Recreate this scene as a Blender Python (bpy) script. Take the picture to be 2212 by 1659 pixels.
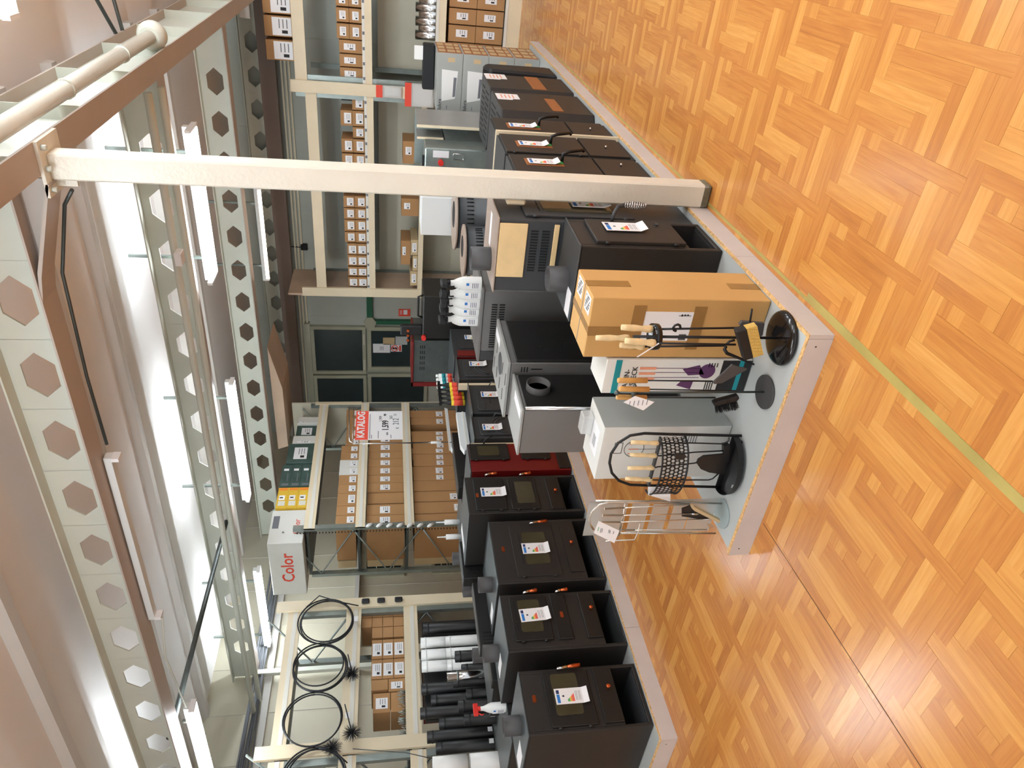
import bpy, bmesh, math, random
from math import pi, sin, cos, radians, hypot
from mathutils import Vector, Matrix
random.seed(7)
S = bpy.context.scene
for _o in list(bpy.data.objects): bpy.data.objects.remove(_o)
COL = S.collection

# ------------------------------------------------------------------ camera
FPX, YAW, PITCH, ROLL, HEYE = 1554.6, radians(34.0145), radians(9.8108), radians(0.0864), 1.6
Fv = Vector((cos(YAW)*cos(PITCH), sin(YAW)*cos(PITCH), -sin(PITCH)))
R0 = Vector((sin(YAW), -cos(YAW), 0)); D0 = Fv.cross(R0)
if D0.z > 0: D0 = -D0
Rv = R0*cos(ROLL) + D0*sin(ROLL); Dv = -R0*sin(ROLL) + D0*cos(ROLL)
EYE = Vector((0, 0, HEYE))
cam = bpy.data.cameras.new('camera'); camo = bpy.data.objects.new('camera', cam); COL.objects.link(camo)
mw = Matrix.Identity(4)
for i, v in enumerate((Dv, Rv, -Fv)):
    for j in range(3): mw[j][i] = v[j]
mw.translation = EYE
camo.matrix_world = mw
cam.sensor_fit = 'HORIZONTAL'; cam.sensor_width = 36; cam.lens = FPX/2212*36
cam.clip_start = 0.05; cam.clip_end = 100
S.camera = camo

# ------------------------------------------------------------------ light and exposure
w = bpy.data.worlds.new('world'); S.world = w; w.use_nodes = True
w.node_tree.nodes['Background'].inputs[0].default_value = (0.93, 0.97, 1.0, 1)
w.node_tree.nodes['Background'].inputs[1].default_value = 0.95
TUBE_POWER = 55.0
S.view_settings.view_transform = 'Standard'; S.view_settings.look = 'None'
S.view_settings.gamma = 1; S.view_settings.use_curve_mapping = False
S.view_settings.exposure = 0.3

# ------------------------------------------------------------------ measuring helpers (points on real planes of the room)
def ray(px, py): return Fv + Rv*(-(py-829.5)/FPX) + Dv*((px-1106.0)/FPX)
def at_x(px, py, X): d = ray(px, py); return EYE + d*(X/d.x)
def at_y(px, py, Y): d = ray(px, py); return EYE + d*(Y/d.y)
def at_z(px, py, Z): d = ray(px, py); return EYE + d*((Z-HEYE)/d.z)

# ------------------------------------------------------------------ materials
def lin(c): return tuple(((v/255)/12.92 if v/255 <= .04045 else ((v/255+.055)/1.055)**2.4) for v in c)
MATS = {}
def mat(name, rgb, rough=.5, metal=0., var=0., scale=6., bump=0., bscale=60., stretch=None, emit=0., alpha=1., trans=0., spec=.5, coat=0.):
    m = bpy.data.materials.new(name); m.use_nodes = True; nt = m.node_tree; N = nt.nodes; L = nt.links
    b = N['Principled BSDF']; c = lin(rgb) + (1,)
    b.inputs['Base Color'].default_value = c; b.inputs['Roughness'].default_value = rough
    b.inputs['Metallic'].default_value = metal; b.inputs['Specular IOR Level'].default_value = spec
    b.inputs['Coat Weight'].default_value = coat
    if emit:
        b.inputs['Emission Color'].default_value = c; b.inputs['Emission Strength'].default_value = emit
    if alpha < 1: b.inputs['Alpha'].default_value = alpha
    if trans: b.inputs['Transmission Weight'].default_value = trans
    tc = N.new('ShaderNodeTexCoord'); mp = N.new('ShaderNodeMapping'); L.new(tc.outputs['Object'], mp.inputs[0])
    if stretch: mp.inputs['Scale'].default_value = stretch
    if var:
        no = N.new('ShaderNodeTexNoise'); no.inputs['Scale'].default_value = scale; no.inputs['Detail'].default_value = 5
        L.new(mp.outputs[0], no.inputs['Vector'])
        rp = N.new('ShaderNodeMapRange'); rp.inputs['From Min'].default_value = .3; rp.inputs['From Max'].default_value = .7
        rp.inputs['To Min'].default_value = 1-var; rp.inputs['To Max'].default_value = 1+var
        L.new(no.outputs['Fac'], rp.inputs['Value'])
        mx = N.new('ShaderNodeVectorMath'); mx.operation = 'SCALE'; mx.inputs[0].default_value = c[:3]
        L.new(rp.outputs[0], mx.inputs['Scale']); L.new(mx.outputs[0], b.inputs['Base Color'])
    if bump:
        n2 = N.new('ShaderNodeTexNoise'); n2.inputs['Scale'].default_value = bscale; L.new(mp.outputs[0], n2.inputs['Vector'])
        bp = N.new('ShaderNodeBump'); bp.inputs['Strength'].default_value = bump; bp.inputs['Distance'].default_value = .004
        L.new(n2.outputs['Fac'], bp.inputs['Height']); L.new(bp.outputs[0], b.inputs['Normal'])
    MATS[name] = m; return m
def wood(name):
    m = bpy.data.materials.new(name); m.use_nodes = True; nt = m.node_tree; N = nt.nodes; L = nt.links; b = N['Principled BSDF']
    at = N.new('ShaderNodeAttribute'); at.attribute_name = 'tone'
    g = N.new('ShaderNodeNewGeometry'); mp = N.new('ShaderNodeMapping')
    mp.inputs['Scale'].default_value = (4, 60, 1) if name.endswith('along') else (60, 4, 1)
    L.new(g.outputs['Position'], mp.inputs[0])
    no = N.new('ShaderNodeTexNoise'); no.inputs['Scale'].default_value = 1.3; no.inputs['Detail'].default_value = 6; no.inputs['Distortion'].default_value = .6
    L.new(mp.outputs[0], no.inputs['Vector'])
    ad = N.new('ShaderNodeMath'); ad.operation = 'MULTIPLY_ADD'; ad.inputs[1].default_value = .55; L.new(no.outputs['Fac'], ad.inputs[0]); L.new(at.outputs['Fac'], ad.inputs[2])
    cr = N.new('ShaderNodeValToRGB'); L.new(ad.outputs[0], cr.inputs[0])
    e = cr.color_ramp.elements
    e[0].position = .15; e[0].color = lin((158, 98, 50)) + (1,)
    e[1].position = 1.2 if False else 1.0; e[1].color = lin((222, 166, 94)) + (1,)
    x = cr.color_ramp.elements.new(.45); x.color = lin((186, 120, 58)) + (1,)
    x = cr.color_ramp.elements.new(.72); x.color = lin((206, 144, 73)) + (1,)
    L.new(cr.outputs[0], b.inputs['Base Color'])
    b.inputs['Roughness'].default_value = .23; b.inputs['Specular IOR Level'].default_value = .5
    MATS[name] = m
wood('plank_along'); wood('plank_across')
for a in [
 ('cream', (226, 212, 182), .42, 0, .04, 3, .25, 30), ('column_paint', (224, 219, 204), .3, 0, .05, 4, .6, 45),
 ('beam_paint', (205, 208, 196), .45, 0, .05, 2), ('beam_paint_shaded', (182, 170, 160), .5, 0, .06, 2), ('girder_dark', (118, 100, 88), .6, 0, .06, 2),
 ('ceiling_paint', (232, 229, 227), .7, 0, .05, .8), ('rib_paint', (200, 196, 190), .6, 0, .05, 1), ('wall_grey', (182, 186, 176), .6, 0, .05, 1.5),
 ('wall_cream', (196, 190, 170), .6, 0, .05, 1.5), ('zinc', (150, 160, 156), .35, .7, .12, 9), ('zinc_dark', (86, 92, 90), .45, .6, .12, 9),
 ('dark_steel', (40, 37, 35), .5, .15, .08, 5, .15, 220), ('black_enamel', (29, 28, 27), .42, .1, .1, 5), ('top_steel', (72, 78, 80), .4, .35, .06, 6),
 ('grey_steel', (118, 116, 114), .42, .35, .05, 4), ('graphite', (62, 64, 66), .45, .3, .06, 5), ('grey_light', (152, 152, 148), .45, .2, .05, 5), ('black', (13, 13, 15), .5), ('black_gloss', (18, 15, 15), .12, 0, 0, 5, 0, 60), ('rubber', (20, 22, 24), .7),
 ('niche', (70, 72, 74), .5, .3), ('stove_glass', (70, 64, 46), .12, 0, .15, 8), ('copper', (196, 96, 52), .25, .8), ('chrome', (205, 205, 205), .15, 1), ('steel_rod', (206, 200, 190), .25, .9),
 ('handle_wood', (226, 200, 152), .5, 0, .1, 30), ('handle_tan', (206, 156, 88), .5, 0, .1, 30), ('bristle', (206, 172, 92), .8, 0, .2, 200), ('bristle_black', (14, 14, 14), .9),
 ('carton', (170, 128, 84), .75, 0, .05, 4), ('carton_big', (198, 154, 92), .7, 0, .04, 4), ('carton_pale', (196, 172, 132), .75, 0, .05, 4), ('tape', (150, 112, 62), .25, 0, .05, 20), ('carton_white', (222, 222, 216), .6, 0, .03, 5), ('carton_grey', (160, 164, 160), .6, 0, .03, 5),
 ('paper', (240, 240, 242), .6), ('print_grey', (110, 112, 118), .7), ('print_black', (24, 24, 26), .6), ('print_blue', (40, 120, 200), .6), ('navy', (26, 40, 92), .6), ('print_green', (60, 160, 80), .6), ('print_yellow', (236, 206, 50), .6), ('print_orange', (238, 140, 50), .6), ('print_red', (226, 74, 52), .6), ('sign_red', (238, 84, 66), .5), ('teal', (0, 138, 146), .5), ('purple', (88, 48, 92), .5), ('salmon', (222, 150, 120), .5),
 ('platform_top', (182, 186, 184), .45, 0, .04, 3), ('platform_board', (206, 196, 190), .5, 0, .04, 6), ('chipboard', (214, 172, 116), .8, 0, .35, 90), ('olive', (170, 150, 80), .45, 0, .15, 5), ('seam', (92, 62, 36), .7), ('plank_base', (170, 112, 60), .5), ('disc_stone', (158, 140, 126), .45, 0, .04, 6),
 ('tile_wood', (226, 196, 144), .45, 0, .06, 14), ('dark_red', (104, 17, 16), .35), ('red_plastic', (214, 44, 34), .4), ('white_plastic', (236, 238, 236), .35), ('white_enamel', (226, 230, 230), .35), ('pipe_grey', (72, 70, 70), .55, .2), ('duct_white', (224, 222, 212), .35), ('door_frame', (172, 172, 150), .45, .1, .06, 4), ('pane_dark', (38, 52, 54), .15, 0, .1, 3), ('green_paint', (34, 94, 66), .45), ('box_yellow', (222, 182, 60), .6), ('box_green', (62, 84, 78), .5, 0, .2, 8), ('box_red', (120, 26, 26), .5), ('cable_black', (24, 26, 30), .5), ('wood_board', (196, 170, 146), .6, 0, .12, 3), ('clear_plastic', (205, 215, 220), .15), ('wood_brown', (150, 92, 48), .55, 0, .1, 20), ('dirt', (110, 104, 84), .8, 0, .3, 20), ('hole', (8, 8, 9), .8)]:
    mat(a[0], a[1], *a[2:])
mat('tube_light', (238, 247, 253), emit=TUBE_POWER)
mat('tube_warm', (255, 226, 200), emit=TUBE_POWER*.18)
mat('glare_light', (238, 247, 253), emit=8)
mat('tube_dead', (232, 226, 214), .3)
mat('frosted', (205, 205, 200), .25, alpha=.45)
mat('clear_bag', (225, 225, 222), .25, alpha=.55)
mat('glass_base', (190, 205, 205), .08, alpha=.5)

# ------------------------------------------------------------------ geometry helpers
class B:
    def __init__(s): s.v = []; s.f = []; s.m = []; s.sm = []; s.mi = 0; s.T = None
    def _add(s, vs, fs, smooth=False):
        n = len(s.v)
        if s.T is not None: vs = [tuple(s.T @ Vector(v)) for v in vs]
        s.v += [tuple(v) for v in vs]
        for f in fs: s.f.append(tuple(i+n for i in f)); s.m.append(s.mi); s.sm.append(smooth)
        return s
    def box(s, x0, x1, y0, y1, z0, z1):
        x0, x1 = sorted((x0, x1)); y0, y1 = sorted((y0, y1)); z0, z1 = sorted((z0, z1))
        return s._add([(x0,y0,z0),(x1,y0,z0),(x1,y1,z0),(x0,y1,z0),(x0,y0,z1),(x1,y0,z1),(x1,y1,z1),(x0,y1,z1)],
            [(0,3,2,1),(4,5,6,7),(0,1,5,4),(1,2,6,5),(2,3,7,6),(3,0,4,7)])
    def prism(s, pts, ax, a, b):
        n = len(pts); f = {'x': lambda p, t: (t, p[0], p[1]), 'y': lambda p, t: (p[0], t, p[1]), 'z': lambda p, t: (p[0], p[1], t)}[ax]
        ar = sum(pts[i][0]*pts[(i+1) % n][1]-pts[(i+1) % n][0]*pts[i][1] for i in range(n))
        if (ar < 0) != (ax == 'y'): pts = pts[::-1]
        a, b = min(a, b), max(a, b)
        vs = [f(p, a) for p in pts]+[f(p, b) for p in pts]
        return s._add(vs, [tuple(range(n))[::-1], tuple(range(n, 2*n))]+[(i, (i+1) % n, n+(i+1) % n, n+i) for i in range(n)])
    def quad(s, *p): return s._add(p, [tuple(range(len(p)))])
    def tube(s, pts, r, n=8, caps=True):
        pts = [Vector(p) for p in pts]; rs = r if isinstance(r, (list, tuple)) else [r]*len(pts)
        vs = []; up = None
        for i, p in enumerate(pts):
            t = (pts[min(i+1, len(pts)-1)]-pts[max(i-1, 0)]).normalized()
            if up is None: up = t.orthogonal().normalized()
            up = (up-t*up.dot(t)); up = up.normalized() if up.length > 1e-6 else t.orthogonal().normalized()
            q = t.cross(up)
            for k in range(n):
                a = 2*pi*k/n; vs.append(p+(up*cos(a)+q*sin(a))*rs[i])
        fs = []
        for i in range(len(pts)-1):
            for k in range(n): fs.append((i*n+k, i*n+(k+1) % n, (i+1)*n+(k+1) % n, (i+1)*n+k))
        s._add(vs, fs, True)
        if caps:
            m = len(s.v)-len(vs)
            s.f.append(tuple(m+k for k in range(n))[::-1]); s.m.append(s.mi); s.sm.append(False)
            s.f.append(tuple(m+(len(pts)-1)*n+k for k in range(n))); s.m.append(s.mi); s.sm.append(False)
        return s
    def cyl(s, cx, cy, z0, z1, r, n=24, r2=None): return s.tube([(cx, cy, z0), (cx, cy, z1)], [r, r if r2 is None else r2], n)
    def lathe(s, prof, cx=0, cy=0, n=28):
        vs = [(cx+r*cos(2*pi*k/n), cy+r*sin(2*pi*k/n), z) for r, z in prof for k in range(n)]
        fs = [(i*n+k, i*n+(k+1) % n, (i+1)*n+(k+1) % n, (i+1)*n+k) for i in range(len(prof)-1) for k in range(n)]
        return s._add(vs, fs, True)
    def collar(s, cx, cy, z0, z1, r, n=28, th=.006):
        return s.lathe([(r, z0), (r, z1), (r-th, z1), (r-th, z0+.004), (0.001, z0+.004)], cx, cy, n)
    def build(s, name, mats, parent=None, bevel=0., attrs=None, origin=None):
        if isinstance(mats, str): mats = [mats]
        xs, ys, zs = zip(*s.v)
        o = Vector(origin) if origin is not None else Vector(((min(xs)+max(xs))/2, (min(ys)+max(ys))/2, min(zs)))
        me = bpy.data.meshes.new(name)
        me.from_pydata([(v[0]-o.x, v[1]-o.y, v[2]-o.z) for v in s.v], [], s.f)
        for mm in mats: me.materials.append(MATS[mm])
        me.polygons.foreach_set('material_index', s.m); me.polygons.foreach_set('use_smooth', s.sm)
        if attrs is not None:
            at = me.attributes.new('tone', 'FLOAT', 'FACE'); at.data.foreach_set('value', attrs)
        me.update()
        ob = bpy.data.objects.new(name, me); COL.objects.link(ob)
        ob['_w'] = tuple(o)
        if parent is not None:
            ob.parent = parent; p = Vector(parent['_w']); ob.location = o-p
        else: ob.location = o
        if bevel:
            md = ob.modifiers.new('bevel', 'BEVEL'); md.width = bevel; md.segments = 1; md.limit_method = 'ANGLE'; md.angle_limit = .9
        return ob
def thing(name, label, cat, loc, group=None):
    o = bpy.data.objects.new(name, None); COL.objects.link(o); o.location = loc; o['_w'] = tuple(loc); o.empty_display_size = .05
    return tag(o, label, cat, group)
def tag(o, label, cat, group=None):
    o['label'] = label; o['category'] = cat
    if group: o['group'] = group
    return o
def struct(o): o['kind'] = 'structure'; return o
def dup(root, d, label, group=None, rz=0):
    def cp(o, par):
        c = o.copy(); COL.objects.link(c)
        if par is not None: c.parent = par
        for ch in o.children: cp(ch, c)
        return c
    r = cp(root, None); r.location = root.location+Vector(d); r.rotation_euler.z += rz; r['label'] = label
    if group: r['group'] = group
    return r
def text(parent, body, size, origin, ux, uy, m, name='lettering', extr=.0006, bold=0., align='LEFT', sx=1.):
    """flat lettering: origin lower left, ux reading direction, uy up direction"""
    cu = bpy.data.curves.new(name, 'FONT'); cu.body = body; cu.size = size; cu.extrude = extr; cu.offset = bold; cu.resolution_u = 2; cu.align_x = align
    t = bpy.data.objects.new(name, cu); COL.objects.link(t)
    dg = bpy.context.evaluated_depsgraph_get(); me = bpy.data.meshes.new_from_object(t.evaluated_get(dg)); bpy.data.objects.remove(t)
    ux = Vector(ux).normalized(); uy = Vector(uy).normalized(); nz = ux.cross(uy); o = Vector(origin)
    me.materials.clear(); me.materials.append(MATS[m])
    for v in me.vertices: v.co = ux*v.co.x*sx+uy*v.co.y+nz*v.co.z
    ob = bpy.data.objects.new(name, me); COL.objects.link(ob); ob['_w'] = tuple(o); ob.parent = parent; ob.location = o-Vector(parent['_w'])
    return ob
ORD = ['first', 'second', 'third', 'fourth', 'fifth', 'sixth', 'seventh', 'eighth', 'ninth', 'tenth', 'eleventh', 'twelfth', 'thirteenth', 'fourteenth', 'fifteenth', 'sixteenth']

def energy_label(parent, x, z, fy, w_=.1, h=.195, tilt=0., dirn=-1, curl=True):
    """EU energy label on a face looking along dirn*Y; x,z centre"""
    b = B(); e = dirn*.003; c, s_ = cos(tilt), sin(tilt)
    def P(u, v, k): # u right 0..1, v up 0..1 as seen from the front
        a = (u-.5)*w_*(-dirn); q = (v-.5)*h
        return (x+a*c-q*s_*(-dirn), fy+e*k, z+q*c+a*s_*(-dirn))
    def rect(u0, v0, u1, v1, mi, k=1.6): b.mi = mi; b.quad(P(u0, v0, k), P(u1, v0, k), P(u1, v1, k), P(u0, v1, k))
    b.mi = 0
    vs = [P(0,.16,1), P(1,.16,1), P(1,1,1), P(0,1,1), P(0,.16,1.5), P(1,.16,1.5), P(1,1,1.5), P(0,1,1.5)]
    b._add(vs, [(0,1,2,3),(4,5,6,7),(0,1,5,4),(1,2,6,5),(2,3,7,6),(3,0,4,7)])
    k2 = 6 if curl else 1.5
    b._add([P(0,.16,1.2), P(1,.16,1.2), P(.98,0,k2), P(-.02,0,k2), P(0,.16,1.5), P(1,.16,1.5), P(.98,0,k2+.4), P(-.02,0,k2+.4)], [(0,1,2,3),(4,5,6,7),(2,3,7,6),(0,3,7,4),(1,2,6,5)])
    rect(.08,.86,.62,.95,1); rect(.66,.86,.9,.95,2); rect(.45,.72,.56,.78,7)
    for i, mi in enumerate((3, 3, 4, 5, 6, 6)): rect(.14, .60-i*.036, .30+i*.065, .632-i*.036, mi)
    for v in (.36, .32, .26, .22): rect(.2, v, .8, v+.012, 8)
    return b.build('energy_label', ['paper', 'print_blue', 'navy', 'print_green', 'print_yellow', 'print_orange', 'print_red', 'print_black', 'print_grey'], parent)

def front_panel(b, x0, x1, z0, z1, fy, t=.012, d=-1): b.box(x0, x1, fy, fy+d*t, z0, z1)

def rbox(b, x0, x1, y0, y1, z0, z1, r):
    """panel in XZ with rounded corners"""
    pts = []
    for cx, cz, a0 in ((x1-r, z1-r, 0), (x0+r, z1-r, 90), (x0+r, z0+r, 180), (x1-r, z0+r, 270)):
        for k in range(4): a = radians(a0+k*30); pts.append((cx+r*cos(a), cz+r*sin(a)))
    b.prism(pts, 'y', y0, y1)

# ================================================================== SETTING
# floor: log-cabin parquet print built as planks
PX, PY = .628, .316
floor = struct(B().box(-3, 11.3, -5.5, 8.6, -.06, -.0035).build('floor', 'plank_base', origin=(0, 0, 0)))
def cell_planks(cx, cy):
    st, hb = .055, PY/6; yb = -.29
    o = []
    ends = (.07, .07, .125, .18, .125)
    for k in range(5):
        o.append((-.358+st*k, -.303+st*k, yb+hb*k, yb+5*hb, 1, (.66, .12, .56, .2, .34)[k]))
        o.append((-.303+st*k, ends[k], yb+hb*k, yb+hb*(k+1), 0, (.2, .3, .62, .5, .16)[k]))
    y5 = yb+5*hb; y6 = yb+6*hb
    o += [(-.448, -.027, y5, y6, 0, .26), (-.027, .027, y5, y6, 1, .55), (.027, .07, y5, y6, 1, .22)]
    o += [(.07, .125, y5, y6+2*hb, 1, .6), (.125, .18, yb+4*hb, y6+3*hb, 1, .16)]
    o += [(.18, .225, y6, y6+5*hb, 1, .26), (.225, .27, y6, y6+5*hb, 1, .36)]
    return [(cx+a, cx+b_, cy+c, cy+d, e, t) for a, b_, c, d, e, t in o]
allp = []
for i in range(-6, 16):
    for j in range(-17, 25):
        cx = 1.607+PX*i; cy = .54+PY*j
        rs = random.Random(i*97+j*13)
        base = [rs.random() for _ in range(30)]
        for q, (x0, x1, y0, y1, d, t0) in enumerate(cell_planks(cx, cy)):
            g = .0002
            tone = t0*.62+.02+.12*base[q]
            mx, my = (x0+x1)/2, (y0+y1)/2
            if 2.45 < mx < 8.0 and 1.4 < my < 2.1: continue
            if 2.45 < mx and my > 4.1 and mx < 9: continue
            v = Vector((mx, my, 0))-EYE; dz = v.dot(Fv)
            if dz > .2: sx = 1106+FPX*v.dot(Dv)/dz; sy = 829.5-FPX*v.dot(Rv)/dz; vis = 0 < sx < 2212 and 0 < sy < 1659
            else: vis = False
            ar = (x1-x0)*(y1-y0)/max(dz, .3)**3 if vis else 0
            allp.append((ar, x0+g, x1-g, y0+g, y1-g, d, tone))
allp.sort(key=lambda t: -t[0])
def plank_geo(b, p):
    _, x0, x1, y0, y1, d, tone = p; t = 0.0003*((int(tone*1000)) % 3)
    b.mi = d
    b._add([(x0,y0,-.004),(x1,y0,-.004),(x1,y1,-.004),(x0,y1,-.004),(x0,y0,-t),(x1,y0,-t),(x1,y1,-t),(x0,y1,-t)], [(4,5,6,7),(0,1,5,4),(1,2,6,5),(2,3,7,6),(3,0,4,7)])
for p in allp[:298]:
    b = B(); plank_geo(b, p); b.m = [0]*5
    b.build('plank', ['plank_across' if p[5] else 'plank_along'], floor, attrs=[p[6]]*5)
b = B(); tn = []
for p in allp[298:]: plank_geo(b, p); tn += [p[6]]*5
pf = b.build('plank_field', ['plank_along', 'plank_across'], floor, attrs=tn); pf['kind'] = 'stuff'
b = B(); b.box(.6, 2.3, 1.13, 1.163, -.001, .0012); b.box(2.3, 8.3, 1.15, 1.164, -.001, .0012); struct(b.build('trim_1', 'olive'))
struct(B().prism([(-.5, 1.985), (2.05, 2.112), (2.05, 2.1145), (-.5, 1.9875)], 'z', -.001, .0008).build('trim_2', 'seam'))

# walls, ceiling
b = B(); b.box(10.75, 10.85, -5.5, 8.6, 0, 3.9); b.mi = 1
for k in range(24): b.box(10.744, 10.75, -4.9+k*.6, -4.896+k*.6, 0, 3.75)
struct(b.build('wall_back', ['wall_grey', 'rib_paint']))
b = B(); b.box(-3, 10.75, 8.3, 8.4, 0, 3.9); b.mi = 1
for k in range(22): b.box(-2.8+k*.62, -2.797+k*.62, 8.294, 8.3, 0, 3.75)
b.box(-3, 10.75, 8.24, 8.3, 3.02, 3.1); b.box(-3, 10.75, 8.2, 8.3, 2.0, 2.06)
struct(b.build('wall_left', ['wall_cream', 'rib_paint']))
struct(B().box(-3, 10.85, -5.5, 8.4, 3.75, 3.85).build('ceiling', 'ceiling_paint'))
b = B()
for X in (3.0, 4.55, 5.3, 7.0, 7.85, 9.4, 1.4):
    b.prism([(X-.07, 3.75), (X-.04, 3.69), (X+.04, 3.69), (X+.07, 3.75)], 'y', 1.1, 8.3)
struct(b.build('trim_3', 'rib_paint'))
b = B()
for Y in (.55, -.7, -2.0, -3.3):
    b.prism([(Y-.09, 3.75), (Y-.05, 3.62), (Y+.05, 3.62), (Y+.09, 3.75)], 'x', -3, 10.75)
struct(b.build('trim_4', 'ceiling_paint'))
b = B()
for z in (3.0, 2.95, 2.90): b.box(10.70, 10.744, -5, 8.2, z-.012, z+.012)
struct(b.build('trim_5', 'cream'))

# castellated roof beams
def hex_beam(X, y0, y1, lab, pm='beam_paint'):
    t = thing('roof_beam', lab, 'beam', (X, (y0+y1)/2, 3.19), 'castellated roof beams')
    b = B(); p = .4225; yc = 1.785-.4225*3
    while yc < y1+.3:
        if yc-.211 > y0 and yc+.211 < y1:
            for sg in (1, -1):
                poly = [(-.212, 0), (-.136, 0), (-.066, .08), (.066, .08), (.136, 0), (.212, 0), (.212, .142), (-.212, .142)]
                b.prism([(yc+u, 3.338+sg*v) for u, v in poly], 'x', X-.005, X+.005)
            last = yc+.211; 
            if 'first' not in locals(): first = yc-.211
        yc += p
    b.box(X-.005, X+.005, y0, first, 3.198, 3.48); b.box(X-.005, X+.005, last, y1, 3.198, 3.48)
    b.build('web', pm, t)
    B().box(X-.085, X+.085, y0, y1, 3.19, 3.2).build('bottom_flange', 'beam_paint_shaded', t)  # underside colour browned for shade, steel is painted like the web
    B().box(X-.085, X+.085, y0, y1, 3.48, 3.49).build('top_flange', pm, t)
    return t
bm1 = hex_beam(3.36, 1.2, 8.28, 'near cream steel roof beam with hexagonal holes, bolted to the column')
hex_beam(5.77, 1.2, 8.28, 'second roof beam with hexagonal holes, beside the bright fluorescent fittings')
hex_beam(8.2, 1.2, 8.28, 'third roof beam with hexagonal holes, above the ends of the left racks')
hex_beam(10.6, 1.2, 8.28, 'farthest roof beam with hexagonal holes, against the back wall')
b = B(); b.prism([(1.18, 3.04), (1.18, 3.2), (1.75, 3.2), (1.45, 3.14)], 'x', 3.355, 3.365)
b.prism([(1.18, 3.03), (1.62, 3.165), (1.75, 3.19), (1.75, 3.2), (1.6, 3.178), (1.18, 3.043)], 'x', 3.28, 3.44)
b.build('haunch', 'beam_paint_shaded', bm1)
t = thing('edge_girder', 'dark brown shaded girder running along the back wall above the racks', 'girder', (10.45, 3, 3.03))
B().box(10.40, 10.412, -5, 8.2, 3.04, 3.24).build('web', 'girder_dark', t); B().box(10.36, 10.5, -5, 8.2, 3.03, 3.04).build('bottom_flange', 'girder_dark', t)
# long girder
t = thing('roof_girder', 'long shaded steel girder running from the column top across the roof', 'girder', (4, 1.07, 3.05))
B().box(-3, 10.7, 1.0, 1.14, 3.05, 3.062).build('bottom_flange', 'beam_paint_shaded', t)  # brown shade seen from below is put into the flange colour
b = B(); b.box(-3, 10.7, 1.066, 1.074, 3.062, 3.45)
for k in range(16): b.box(-2.6+k*.81, -2.59+k*.81, 1.0, 1.14, 3.062, 3.45)
b.build('web', 'beam_paint', t)
B().box(-3, 10.7, 1.0, 1.14, 3.45, 3.462).build('top_flange', 'beam_paint_shaded', t)
# duct, pipes
t = thing('duct_pipe', 'long round cream pipe running beside the roof girder', 'pipe', (4, .93, 3.08))
B().tube([(-3, .93, 3.12), (5.4, .93, 3.12)], .042, 16).build('pipe', 'column_paint', t)
for X in (2.9, 3.9, 4.8): B().tube([(X, .93, 3.12), (X+.02, .93, 3.12)], .048, 16).build('pipe_clamp', 'beam_paint', t)
B().tube([(5.4, .93, 3.12), (5.45, .93, 3.12), (5.5, .93, 3.12), (5.58, .93, 3.12)], [.06, .09, .09, .05], 20).build('pipe_cap', 'beam_paint', t)
for i, (a, c) in enumerate((((3.9, .9, 3.74), (3.45, 1.0, 3.2)), ((5.75, .2, 3.74), (5.85, 1.0, 3.46)), ((6.6, .2, 3.74), (6.0, 1.0, 3.46)))):
    tag(B().tube([a, c], .014).build('tie_rod', 'zinc_dark'), 'dark grey steel tie rod, ' + ('rising from the column top' if i == 0 else ('left' if i == 1 else 'right')+' one of the crossing pair above the duct end'), 'rod')
for X, zz, r_, lb in ((5.30, 3.16, .028, 'grey conduit pipe hanging on the near side of the second roof beam'), (5.47, 3.12, .026, 'grey conduit pipe close under the second roof beam, farther of two')):
    tag(B().tube([(X, 1.25, zz), (X-.1, 8.2, zz)], r_, 10).build('conduit_pipe', 'beam_paint'), lb, 'pipe')
tag(B().tube([(3.37, 5.56, 3.26), (5.76, 5.61, 3.26)], .022, 10).build('brace_rod', 'zinc_dark'), 'round steel brace bar crossing between the near and second roof beams', 'rod')
tag(B().tube([(3.42, 1.25, 3.0), (3.5, 1.35, 3.08), (3.5, 1.7, 3.17), (3.49, 2.3, 3.185), (3.47, 2.75, 3.17)], .009).build('flexible_conduit', 'zinc_dark'), 'ribbed flexible conduit along the near roof beam from column to unlit lamp', 'cable')
tag(B().tube([(3.42, 4.2, 3.1), (3.4, 4.6, 3.14), (3.42, 5.25, 3.1)], .007).build('power_cable', 'beam_paint'), 'thin grey cable linking the unlit fitting to the lit lamp', 'cable')
tag(B().prism([(5.05, 3.14), (5.7, 3.0), (6.7, 3.0), (6.75, 3.14)], 'x', 8.35, 9.0).build('ceiling_board', 'wood_board'), 'pale wooden board fixed flat below the third roof beam', 'board')

# lamps
def lamp(X, y0, y1, z, lab, n=2, m='tube_light', w_=.12, glare=False):
    t = thing('fluorescent_lamp', lab, 'lamp', (X, (y0+y1)/2, z-.05), 'fluorescent lamps under the roof')
    hw = .028; b = B(); b.prism([(X-hw, z), (X+hw, z), (X+hw, z+.04), (X-hw, z+.04)], 'y', y0, y1); b.build('housing', 'white_enamel', t)
    for k in range(n):
        xx = X if n == 1 else X-w_*.38+k*w_*.76
        B().tube([(xx, y0+.03, z-.022), (xx, y1-.03, z-.022)], .017, 10).build('tube', m, t)
    if glare: B().prism([(X-.1, z-.045), (X+.1, z-.045), (X+.11, z-.01), (X-.11, z-.01)], 'y', y0+.03, y1-.03).build('glare_panel', 'glare_light', t)  # added glowing panel, stands for the wide glare around the tubes
    for yy in (y0+.012, y1-.012): B().box(X-w_/2.2, X+w_/2.2, yy-.012, yy+.012, z-.04, z).build('lamp_holder', 'paper', t)
    for yy in (y0+.2, y1-.2): B().box(X-.012, X+.012, yy-.012, yy+.012, z+.04, 3.19 if abs(X-3.42) < .1 else 3.75).build('bracket', 'zinc', t)
    return t
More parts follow.
